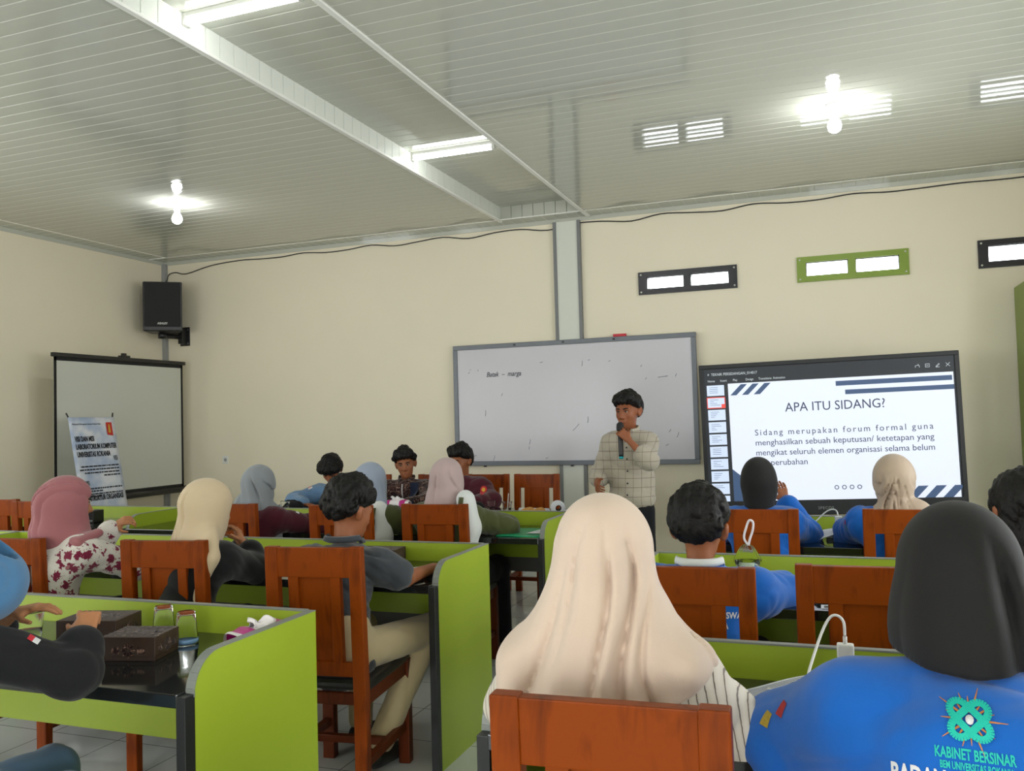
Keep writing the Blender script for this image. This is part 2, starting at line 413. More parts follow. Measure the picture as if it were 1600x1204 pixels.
# ------------------------------------------------------------------ desks
def round_panel(y0, y1, z1, r=.10, n=8):
    p = [(y0, 0), (y1, 0), (y1, z1)]
    for i in range(n+1):
        a = math.pi/2+i/n*math.pi/2
        p.append((y0+r+r*math.cos(a), z1-r+r*math.sin(a)))
    return p
def desk(label, x0, x1, yf, yb, ends=(True, True), green_z=.51, tray=True, dividers=()):
    """x0..x1 long, front edge yf (sitter's side), privacy panel at yb; local origin at its floor corner"""
    t = thing('study_desk', label, 'desk', (x0, yf, 0), 0, 'green study desks in rows'); L = x1-x0; D = yb-yf
    MB().box((.0, -.005, .735), (L, D-.022, .77), .003).build('tabletop', M['black_gloss'], t)
    bp = MB().box((.0, D-.02, green_z), (L, D, .857)).build('back_panel', M['green'], t)
    MB().box((-.0, D-.0215, .857), (L, D+.0015, .862), .001).build('edge_band', M['grey_edge'], bp)
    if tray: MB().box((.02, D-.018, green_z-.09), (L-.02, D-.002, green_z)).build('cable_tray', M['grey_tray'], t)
    px = []
    if ends[0]: px.append((0, 1))
    if ends[1]: px.append((L, -1))
    for d in dividers: px.append((d, 1))
    for (x, s) in px:
        xa, xb = (x-.026, x) if s > 0 else (x, x+.026)
        e = MB().prism(round_panel(.03, D, .857), xa, xb).build('end_panel', M['green'], t)
        b = MB(); P = round_panel(.03, D+.0, .857)
        edge = P[2:]+[(.03, .77)]
        for (u, v), (u2, v2) in zip(edge[:-1], edge[1:]):
            d = Vector((u2-u, v2-v)); n = Vector((d.y, -d.x)).normalized()*.006 if d.length > 1e-6 else Vector((0, 0))
            n = Vector((-d.y, d.x)).normalized()*-.0025
            q = [(u, v), (u2, v2), (u2-n.x*-1, v2-n.y*-1), (u-n.x*-1, v-n.y*-1)]
            b.prism(q, xa-.001, xb+.001)
        b.build('edge_band', M['grey_edge'], e)
        MB().box((xa-.004 if s < 0 else xa+.0, -.004, 0), (xb if s < 0 else xb+.004, .034, .765), .002).build('leg', M['black_post'], t)
    for x in ([] if ends[0] else [.0])+([] if ends[1] else [L-.035]):
        MB().box((x, .02, 0), (x+.035, .055, .735)).build('leg', M['black_post'], t)
        MB().box((x, D-.055, 0), (x+.035, D-.022, .735)).build('leg', M['black_post'], t)
    return t
desk('green study desk with two brown boxes and two upturned glasses on its black top', -4.6, -1.60, 1.80, 2.392, (True, True), .405, False)
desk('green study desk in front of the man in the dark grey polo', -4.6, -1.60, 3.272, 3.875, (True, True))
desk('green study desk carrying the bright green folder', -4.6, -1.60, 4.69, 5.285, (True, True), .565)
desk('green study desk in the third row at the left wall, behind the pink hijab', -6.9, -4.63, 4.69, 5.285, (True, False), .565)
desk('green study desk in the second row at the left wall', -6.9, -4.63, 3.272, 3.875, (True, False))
desk('green study desk with a white cable, in front of the cream hijab', -.73, 1.9, 1.765, 2.335, (True, True), .45, False)
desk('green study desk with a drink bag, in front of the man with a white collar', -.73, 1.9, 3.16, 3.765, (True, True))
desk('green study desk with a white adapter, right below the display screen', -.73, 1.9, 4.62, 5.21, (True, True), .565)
t = thing('head_table', 'long dark table with cups and a microphone, facing the class', 'table', (-4.9, 5.78, 0))
MB().box((0, 0, .73), (3.2, .58, .762), .004).build('tabletop', M['black_gloss'], t)
for x in (.04, 3.12):
    for y in (.04, .50): MB().box((x, y, 0), (x+.04, y+.04, .73)).build('leg', M['black_post'], t)
MB().box((.08, .06, .60), (3.12, .08, .73)).build('apron', M['grey_tray'], t)

# ------------------------------------------------------------------ chairs
def make_chair():
    """local: back at y=0 (sitter faces +y), x centred, 0.40 wide"""
    t = empty('wooden_chair')
    w = .20; pw = .052
    tilt = Matrix.Rotation(math.radians(3.2), 3, 'X')
    for s in (-1, 1):
        xa, xb = (-w, -w+pw) if s < 0 else (w-pw, w)
        b = MB()
        P = [(.022, 0), (.062, 0), (.062, .42), (.030, .985), (-.008, .985), (.018, .42)]
        b.prism(P, xa, xb); o = b.build('rear_leg', M['wood'], t)
        bv = o.modifiers.new('bevel', 'BEVEL'); bv.width = .004; bv.segments = 2
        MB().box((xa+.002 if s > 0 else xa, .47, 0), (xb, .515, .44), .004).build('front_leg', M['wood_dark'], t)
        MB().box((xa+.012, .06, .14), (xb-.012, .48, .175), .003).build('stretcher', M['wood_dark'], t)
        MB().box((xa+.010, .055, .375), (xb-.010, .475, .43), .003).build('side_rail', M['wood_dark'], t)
    def slant(y, z): return y-.032*(z-.42)/.565
    def back(name, x0, x1, z0, z1, d0, d1, m, bev=.003, par=t):
        b = MB(); b.box((x0, d0, z0), (x1, d1, z1), bev)
        for v in b.bm.verts: v.co.y = slant(v.co.y+.03, v.co.z)
        return b.build(name, m, par)
    back('top_rail', -w+pw-.002, w-pw+.002, .868, .982, -.002, .028, M['wood'])
    back('lower_rail', -w+pw-.002, w-pw+.002, .49, .545, .0, .026, M['wood'])
    pn = back('backrest_panel', -.072, .072, .54, .872, .012, .022, M['wood'], .001)
    back('panel_stile', -.108, -.066, .54, .872, .0, .028, M['wood'], .004)
    back('panel_stile', .066, .108, .54, .872, .0, .028, M['wood'], .004)
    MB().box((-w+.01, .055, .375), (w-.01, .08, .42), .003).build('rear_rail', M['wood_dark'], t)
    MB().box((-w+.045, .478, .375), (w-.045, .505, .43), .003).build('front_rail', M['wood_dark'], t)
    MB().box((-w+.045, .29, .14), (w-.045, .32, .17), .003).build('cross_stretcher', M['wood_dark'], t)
    MB().box((-w+.003, .066, .428), (w-.003, .512, .468), .014).build('seat', M['cushion'], t)
    return t
CH0 = make_chair(); CH_USED = [False]
def chair(cx, y, rz, label, group='red-brown wooden chairs'):
    """cx, y: middle of the back at the top"""
    o = copy_tree(CH0) if CH_USED[0] else CH0
    CH_USED[0] = True
    a = math.radians(rz); o.rotation_euler = (0, 0, a)
    o.location = (cx, y, 0)
    tag(o, label, 'chair', group); return o
chair(-.368, 1.395, 3, 'large orange-brown wooden chair behind the cream hijab, nearest the viewer')
chair(-1.885, 2.85, 7, 'wooden chair under the man in the dark grey polo')
chair(-2.655, 2.905, 7, 'wooden chair behind the beige hijab and black flowered dress')
chair(-3.475, 2.84, 4, 'wooden chair behind the woman in the maroon flowered blouse')
chair(-2.137, 4.45, 3, 'wooden chair behind the mauve hijab and olive jacket')
chair(-2.678, 4.335, 3, 'wooden chair behind the pale blue hijab, half hidden by black hair')
chair(-3.485, 4.36, 3, 'wooden chair behind the long grey hijab')
chair(-5.60, 4.50, 3, 'wooden chair cut by the left edge of the picture, third row')
chair(-5.10, 4.40, 3, 'wooden chair seen just past the face in the pink hijab')
chair(-.437, 2.69, 2, 'orange-brown wooden chair under the man with white collar')
chair(.072, 2.80, 2, 'empty orange-brown wooden chair beside the large black hijab')
chair(.665, 2.80, 2, 'wooden chair under the person in black at the picture edge')
chair(-.372, 4.36, 2, 'wooden chair under the small black hijab below the display')
chair(.312, 4.42, 2, 'wooden chair under the taupe hijab below the display')
chair(-2.375, 6.98, 180, 'empty wooden chair by the wall, just left of the grey pilaster')
chair(-2.825, 6.98, 180, 'wooden chair by the wall under the man in maroon')
chair(-3.29, 6.99, 180, 'wooden chair by the wall under the man in the batik shirt')
chair(-3.97, 6.99, 180, 'wooden chair by the wall under the man in denim blue')
chair(-2.25, 1.15, -30, 'wooden chair under the woman in the blue hijab')
chair(.62, 1.80, -90, 'wooden chair turned sideways under the person in the blue jacket')

# ------------------------------------------------------------------ wall things: whiteboard, display, speaker, projector screen, banner, cupboard
def text_mesh(name, txt, m, size, parent, loc, rot=(math.pi/2, 0, 0), align='LEFT', ext=.0006, shear=0, space=1, sx=1, bold=0, width=0):
    c = bpy.data.curves.new(name, 'FONT'); c.body = txt; c.size = size; c.align_x = align; c.extrude = ext; c.shear = shear
    c.space_character = space; c.offset = bold; c.resolution_u = 3
    tmp = bpy.data.objects.new('lettering_source', c); me = bpy.data.meshes.new_from_object(tmp)
    bpy.data.objects.remove(tmp); bpy.data.curves.remove(c); me.name = name
    co = np.empty(len(me.vertices)*3, np.float32); me.vertices.foreach_get('co', co); co = co.reshape(-1, 3); co[:, 0] *= sx
    if width: co[:, 0] *= width/(co[:, 0].max()-co[:, 0].min())
    me.vertices.foreach_set('co', co.ravel()); me.update(); me.materials.clear()
    o = link_mesh(name, me, m, parent); o.location = loc; o.rotation_euler = rot
    return o
t = thing('whiteboard', 'large whiteboard with a grey frame and faint handwriting', 'whiteboard', (-2.364, YF-.06, 1.0))
WBW, WBH = 2.43, 1.205
b = MB()
for a, c in (((-WBW/2, -.012, 0), (WBW/2, .022, .045)), ((-WBW/2, -.012, WBH-.045), (WBW/2, .022, WBH)), ((-WBW/2, -.012, .045), (-WBW/2+.045, .022, WBH-.045)), ((WBW/2-.045, -.012, .045), (WBW/2, .022, WBH-.045))):
    b.box(a, c, .004)
b.build('frame', M['metal_grey'], t)
MB().box((-WBW/2+.04, .0, .04), (WBW/2-.04, .014, WBH-.04)).build('writing_surface', M['board'], t)
b = MB()
for x in (-.55, -.05, .45): b.box((x-.012, -.016, WBH-.03), (x+.012, -.010, WBH-.012), .002)
for x in (-.9, .0, .8): b.box((x-.012, -.004, -.014), (x+.012, .02, .004), .002)
b.build('clip', M['black'], t)
text_mesh('handwriting', 'Batak  \u2013  marga', M['ink'], .068, t, (-.86, -.0015, .88), shear=.25, sx=.86, ext=.0004, bold=.0008)
b = MB(); rs = random.Random(3)
for (x, z, l, a) in ((-1.05, .93, .02, 1.2), (-1.03, .96, .015, .3), (-.95, .95, .014, 1.5), (-.70, .70, .03, 1.2), (-.88, .52, .06, 1.5), (-.42, .23, .05, 1.4), (-.43, .17, .03, 1.5), (-.80, .07, .06, 1.3), (.05, .36, .09, .8), (.17, .43, .06, 1.5), (.13, .97, .05, 1.5), (.20, 1.0, .02, .4), (-.28, 1.0, .03, .3), (.70, .92, .02, .9), (.74, .80, .02, 1), (1.02, .82, .03, 1.2), (.90, .81, .09, .1), (.95, .31, .03, 1), (1.02, .27, .05, 1.2), (.92, .18, .03, .6), (.40, .98, .02, .4), (-1.0, .10, .03, .5), (-.25, .07, .03, .4)):
    d = Vector((math.cos(a), 0, math.sin(a)))*l/2; c = Vector((x, -.0006, z))
    b.tube([c-d, c+d*.2+Vector((.004, 0, 0)), c+d], .0028, 5)
b.build('smudge', M['smudge'], t)
tag(MB().box((-1.925, YF-.055, 2.205), (-1.80, YF-.02, 2.232), .006).build('board_eraser', M['red']), 'small red eraser lying on top of the whiteboard frame', 'eraser')

# the display on a wheeled stand
E_ = lambda n, c, s: emit(n, lin(*c), s*.63)
M['bezel'] = mat('black_bezel', (.008, .009, .011), .5, .1, 5)
M['toolbar'] = E_('toolbar_glow', (34, 38, 44), 1.0)
M['slide'] = E_('slide_glow', (226, 233, 250), 1.0)
M['slide_ink'] = E_('slide_ink', (44, 52, 84), 1.0)
M['slide_bar'] = E_('slide_bar', (62, 84, 118), 1.0)
M['tool_white'] = E_('tool_white', (200, 210, 214), 1.0)
M['thumb'] = E_('thumb_glow', (208, 222, 246), 1.0)
M['thumb_red'] = E_('thumb_red', (232, 84, 74), 1.0)
t = thing('display_screen', 'large black display on a stand showing a slide headed APA ITU SIDANG?', 'screen', (0, 7.14, 0))
TW, TH, TZ = 1.905, 1.205, .655
t.rotation_euler = (0, math.radians(-1.1), math.radians(5.0)); t.location = (-.015, 7.12, 0)
b = MB(); bz = .035
for a, c in (((-TW/2, 0, TZ), (TW/2, .07, TZ+.115)), ((-TW/2, 0, TZ+TH-bz), (TW/2, .07, TZ+TH)), ((-TW/2, 0, TZ+.1), (-TW/2+bz, .07, TZ+TH-.03)), ((TW/2-bz, 0, TZ+.1), (TW/2, .07, TZ+TH-.03))):
    b.box(a, c, .006)
b.box((-TW/2+.02, .03, TZ+.05), (TW/2-.02, .075, TZ+TH-.02))
fr = b.build('bezel', M['bezel'], t)
text_mesh('maker_lettering', 'SPECOS', M['pipe'], .030, fr, (-.05, -.002, TZ+.042), align='CENTER', space=1.15)
sx0, sx1, sz0, sz1 = -TW/2+bz, TW/2-bz, TZ+.105, TZ+TH-bz
scr = MB().box((sx0, .010, sz0), (sx1, .03, sz1)).build('screen', M['toolbar'], t)
SW = sx1-sx0; SHH = sz1-sz0
lx0, lx1, lz0, lz1 = sx0+.185, sx1-.012, sz0+.004, sz1-.122
sl = MB().box((lx0, .007, lz0), (lx1, .0102, lz1)).build('slide', M['slide'], scr)
FY = .0055
def orn(*q): MB().quad(*q).build('slide_ornament', M['slide_bar'], scr)
def para(x, z, w, h, sh): orn((x, FY, z), (x+w, FY, z), (x+w+sh, FY, z+h), (x+sh, FY, z+h))
for k in range(3): para(lx0+.015+k*.09, lz1-.095, .048, .085, .085)
for k in range(3): para(lx1-.375+k*.125, lz0+.005, .07, .09, .085)
orn((lx1-.83, FY, lz1-.062), (lx1-.01, FY, lz1-.062), (lx1-.01, FY, lz1-.025), (lx1-.83, FY, lz1-.025))
orn((lx1-.765, FY, lz1-.130), (lx1, FY, lz1-.130), (lx1, FY, lz1-.095), (lx1-.765, FY, lz1-.095))
orn((lx0, FY, lz0), (lx0+.30, FY, lz0), (lx0+.27, FY, lz0+.03), (lx0, FY, lz0+.26))
b = MB()
for k in range(4):
    cx, cz = lx0+.77+k*.055, lz0+.098
    b.tube([(cx+.014*math.cos(a*math.pi/10), FY, cz+.014*math.sin(a*math.pi/10)) for a in range(21)], .003, 5)
b.build('slide_dots', M['slide_ink'], scr)
text_mesh('slide_title', 'APA ITU SIDANG?', M['slide_ink'], .100, scr, (lx0+.79, FY, lz1-.243), align='CENTER', sx=.92)
for k, (s, sp) in enumerate((('Sidang merupakan forum formal guna', 1.30), ('menghasilkan sebuah keputusan/ ketetapan yang', 1.0), ('mengikat seluruh elemen organisasi selama belum', 1.0), ('ada perubahan', 1.0))):
    text_mesh('slide_lettering', s, M['slide_ink'], .066, scr, (lx0+.185, FY, lz1-.420-.079*k), space=sp, width=(1.29, 1.29, 1.29, 0)[k])
th = (lz1-lz0)/9.6
for k in range(10):
    z1 = sz1-.130-k*th; z0 = max(z1-th+.014, sz0)
    q = MB(); q.box((sx0+.02, .008, z0), (sx0+.155, .0102, z1)); q.mi = 1
    if k == 1:
        q.mi = 2
        q.box((sx0+.016, .0075, z0-.003), (sx0+.159, .0101, z0+.004)); q.box((sx0+.016, .0075, z1-.004), (sx0+.159, .0101, z1+.003))
        q.box((sx0+.016, .0075, z0), (sx0+.022, .0101, z1)); q.box((sx0+.153, .0075, z0), (sx0+.159, .0101, z1)); q.box((sx0+.128, .007, z0), (sx0+.155, .0101, z0+.03))
        q.mi = 1
    for j in range(4):
        if z1-z0 > .06: q.box((sx0+.04, .0076, z1-.02-j*.014), (sx0+.04+.03+.06*((j*k*7+3) % 5)/5, .008, z1-.017-j*.014))
    q.build('thumbnail', [M['thumb'], M['slide_bar'], M['thumb_red']], scr)
text_mesh('toolbar_lettering', '\u2261  TEKNIK PERSIDANGAN_014017', M['tool_white'], .030, scr, (sx0+.03, .009, sz1-.054), sx=.85)
for k, s in enumerate(('Home', 'Insert', 'Play', 'Design', 'Transitions', 'Animation')):
    text_mesh('toolbar_lettering', s, M['tool_white'], .026, scr, (sx0+.03+k*.098+(.012 if k > 4 else 0), .009, sz1-.104), sx=.85)
b = MB(); iz = sz1-.066
for k, x in enumerate((sx1-.045, sx1-.115, sx1-.185, sx1-.255)):
    if k == 0:
        b.tube([(x-.014, .009, iz-.014), (x+.014, .009, iz+.014)], .002, 4); b.tube([(x+.014, .009, iz-.014), (x-.014, .009, iz+.014)], .002, 4)
    elif k == 1:
        b.tube([(x-.012, .009, iz-.010), (x+.010, .009, iz+.012), (x+.014, .009, iz+.006), (x-.006, .009, iz-.012), (x-.012, .009, iz-.010)], .002, 4); b.tube([(x-.014, .009, iz-.016), (x+.014, .009, iz-.016)], .002, 4)
    elif k == 2:
        b.tube([(x-.014, .009, iz-.012), (x+.014, .009, iz-.012), (x+.014, .009, iz+.012), (x-.014, .009, iz+.012), (x-.014, .009, iz-.012)], .002, 4); b.tube([(x-.008, .009, iz), (x+.008, .009, iz)], .002, 4)
    else:
        b.tube([(x-.014, .009, iz-.012), (x-.014, .009, iz+.002), (x+.010, .009, iz+.006)], .002, 4); b.tube([(x+.014, .009, iz-.012), (x+.014, .009, iz), (x+.004, .009, iz+.014)], .002, 4)
b.build('toolbar_icons', M['tool_white'], scr)
for s in (-1, 1): MB().box((s*.35-.03, .075, .1), (s*.35+.03, .115, 1.3), .004).build('upright', M['black'], t)
MB().box((-.6, .06, .095), (.6, .13, .135), .004).build('cross_bar', M['black'], t)
for s in (-1, 1):
    f_ = MB().box((s*.55-.03, -.2, .06), (s*.55+.03, .38, .10), .004).build('foot', M['black'], t)
    for y in (-.17, .35): MB().lathe([(0, -.015), (.03, -.015), (.03, .015), (0, .015)], (s*.55, y, .032), 14, axis=(1, 0, 0)).build('caster', M['black'], f_)
MB().tube([(TW/2-.07, .03, TZ+.02), (TW/2-.075, .03, TZ-.04), (TW/2-.07, .02, TZ-.05)], .008, 6).build('pen_cord', M['black'], t)

# loudspeaker in the corner
t = thing('loudspeaker', 'black loudspeaker hung high in the corner on a wall bracket', 'speaker', (-7.0, 7.72, 2.53), math.radians(38))
b = MB()
b.prism([(-.205, -.15), (.205, -.15), (.15, .17), (-.15, .17)], 0, .55, 'XY')
o = b.build('cabinet', M['black'], t); bv = o.modifiers.new('bevel', 'BEVEL'); bv.width = .012; bv.segments = 2
gr = MB().box((-.188, -.163, .05), (.188, -.148, .535), .008).build('grille', M['black_matt'], t)
text_mesh('maker_lettering', 'ASHLEY', M['white'], .030, gr, (0, -.1645, .075), align='CENTER', bold=.0008)
t2 = thing('speaker_bracket', 'black wall bracket with a swivel arm under the corner loudspeaker', 'bracket', (-6.985, YF, 2.40))
MB().box((-.065, -.014, 0), (.065, 0, .215), .003).build('wall_plate', M['black'], t2)
MB().box((-.03, -.09, .02), (.03, -.012, .19), .006).build('hinge', M['black'], t2)
MB().tube([(-.0, -.06, .10), (-.06, -.22, .10), (-.05, -.30, .10)], .028, 10).build('arm', M['black'], t2)
MB().lathe([(.0, 0), (.045, 0), (.045, .05), (.03, .065), (0, .065)], (-.035, -.33, .064), 16).build('swivel', M['black'], t2)
bolts = MB()
for z in (.03, .185):
    for x in (-.045, .045): bolts.lathe([(0, .006), (.010, .005), (.010, 0)], (x, -.014, z), 8, axis=(0, -1, 0))
bolts.build('bolt', M['metal_grey'], t2)

# projector screen parallel to the left wall
t = thing('projector_screen', 'white pull-up projector screen with black edges by the left wall', 'screen', (-6.9, 7.03, 0))
SY = .865
b = MB(); b.box((-.004, -SY, .80), (.0, SY, 2.17)); b.mi = 1
for a, c in (((-.002, -SY, .8), (.0015, -SY+.03, 2.17)), ((-.002, SY-.03, .8), (.0015, SY, 2.17)), ((-.002, -SY, 2.13), (.0015, SY, 2.17)), ((-.002, -SY, .8), (.0015, SY, .83))): b.box(a, c)
b.build('screen_fabric', [M['screen_cloth'], M['black_matt']], t)
MB().box((-.02, -SY-.02, 2.165), (.02, SY+.03, 2.205), .006).build('top_bar', M['black'], t)
MB().tube([(0, -SY-.03, .77), (0, SY+.04, .77)], .036, 14).build('roller_case', M['black'], t)
MB().box((-.05, .0, .12), (-.02, .035, 2.2), .003).build('stand_pole', M['black'], t)
MB().box((-.05, -.03, 2.2), (.02, .07, 2.225), .003).box((-.03, -.01, 2.222), (.0, .04, 2.25), .004).build('hook', M['black'], t)
for a in (0, 2.1, 4.2):
    MB().tube([(-.035, .018, .42), (-.035+.26*math.cos(a), .018+.34*math.sin(a), .014)], .012, 8).build('leg', M['black'], t)
MB().lathe([(.03, .36), (.03, .46)], (-.035, .018, 0), 12).build('collar', M['black'], t)

# leaning roll banner
t = thing('poster_banner', 'leaning white and blue laboratory vision banner before the projector screen', 'banner', (-6.45, 6.32, 0))
def bp(u, z, off=0):
    """u: -0.27..0.27 along +y, z height; plane leans back to the wall"""
    return Vector((-.0-(z-.78)*.19+off, u, z))
b = MB(); b.grid(lambda u, v: bp((u-.5)*.54, .12+v*1.46, .004*math.sin(u*7+v*5)*.6), 10, 20)
def banner_mat():
    m = mat('banner_print', lin(206, 212, 226), .5); N, L = nodes(m)
    tc = N.new('ShaderNodeTexCoord'); n = N.new('ShaderNodeTexNoise'); n.inputs['Scale'].default_value = 5
    L.new(tc.outputs['Object'], n.inputs['Vector']); r = ramp(N, [(.42, lin(222, 225, 234)), (.64, lin(172, 188, 216))]); L.new(n.outputs['Fac'], r.inputs[0]); base_from(m, r.outputs[0]); return m
sh = b.build('banner_sheet', banner_mat(), t); solidify(sh, .002)
M['banner_ink'] = mat('banner_ink', lin(28, 30, 40), .7)
BROT = (math.pi/2-math.atan(.19)*1, 0, math.pi/2)
def btext(s, size, u, z, align='LEFT', sx=1, bold=0):
    p = bp(u, z, .006)
    return text_mesh('banner_lettering', s, M['banner_ink'], size, sh, p, (math.pi/2-math.atan(.19), 0, math.pi/2), align, sx=sx, bold=bold)
btext('Melayani Kebangsaan Sarana Rokan Hulu', .020, -.24, 1.51)
for k, s in enumerate(('VISI DAN MISI', 'LABORATORIUM KOMPUTER', 'UNIVERSITAS ROKANIA')):
    btext(s, .068, -.235, 1.355-.072*k, sx=.54, bold=.002)
btext('VISI', .066, .235, 1.165, 'RIGHT', sx=.5)
btext('MISI', .066, -.20, .945, sx=.5)
btext('STRUKTUR ORGANISASI', .070, .235, .60+.22, 'RIGHT', sx=.52, bold=.002).location = bp(.235, .565+.24, .006)
bars = MB(); rs = random.Random(5)
def bar(u0, u1, z):
    p = [bp(u0, z-.006, .006), bp(u1, z-.006, .006), bp(u1, z+.006, .006), bp(u0, z+.006, .006)]
    bars.quad(*p)
def textline(u0, u1, z):
    u = u0
    while u < u1-.01:
        w = rs.uniform(.015, .05); bar(u, min(u+w, u1), z); u += w+.006
for k, z in enumerate((1.12, 1.09, 1.06, 1.03)): textline((-.21, -.23, -.18, .04)[k], .235, z)
bars.build('small_lettering', M['banner_ink'], sh); bars = MB()
for k, z in enumerate((.915, .89, .865, .84)): textline(-.2, (.235, .0, .235, -.02)[k], z)
bars.build('small_lettering', M['banner_ink'], sh)
b = MB(); q = [bp(.155, 1.41, .006), bp(.225, 1.40, .006), bp(.225, 1.53, .006), bp(.155, 1.53, .006)]; b.quad(*q)
b.build('crest', mat('crest_red', lin(196, 40, 34), .6), sh)
b = MB(); b.quad(bp(.17, 1.43, .008), bp(.20, 1.43, .008), bp(.195, 1.51, .008), bp(.18, 1.51, .008)); b.build('crest_flame', mat('crest_gold', lin(206, 170, 50), .6), sh)
for s in (-1, 1):
    MB().tube([bp(s*.05, .9, -.02), bp(s*.262, 1.585, -.008), bp(s*.275, 1.62, -.01)], .007, 6).build('stand_rod', M['black'], t)
    MB().tube([bp(s*.05, .9, -.02), bp(s*.20, .05, -.02)], .007, 6).build('stand_rod', M['black'], t)
MB().tube([(-.04, 0, .9), (-.33, 0, .012)], .008, 6).build('rear_strut', M['black'], t)
MB().tube([bp(.05, .9, -.02), bp(-.05, .9, -.02)], .009, 6).build('hub', M['black'], t)

# tall cupboard at the right of the front wall
t = thing('tall_cupboard', 'tall olive green cupboard at the right edge, beside the display', 'cupboard', (1.42, 7.3, 0))
MB().box((0, 0, 0), (.78, .70, 2.41), .004).build('carcass', M['cupboard'], t)
for x0, x1 in ((.02, .385), (.395, .76)):
    d = MB().box((x0, -.02, .08), (x1, -.001, 2.38), .003).build('door', M['green'], t)
    hx = x1-.04 if x0 < .1 else x0+.04
    MB().tube([(hx, -.02, 1.05), (hx, -.05, 1.06), (hx, -.05, 1.19), (hx, -.02, 1.20)], .006, 8).build('handle', M['steel'], d)
# wall socket
t = thing('wall_socket', 'white socket plate low on the front wall beside the projector screen', 'socket', (-6.44, YF, 1.04))
MB().box((-.04, -.012, 0), (.04, 0, .09), .004).build('plate', M['white'], t); MB().lathe([(0, .003), (.018, .003), (.02, 0)], (0, -.012, .045), 14, axis=(0, -1, 0)).build('outlet', M['pipe'], t)

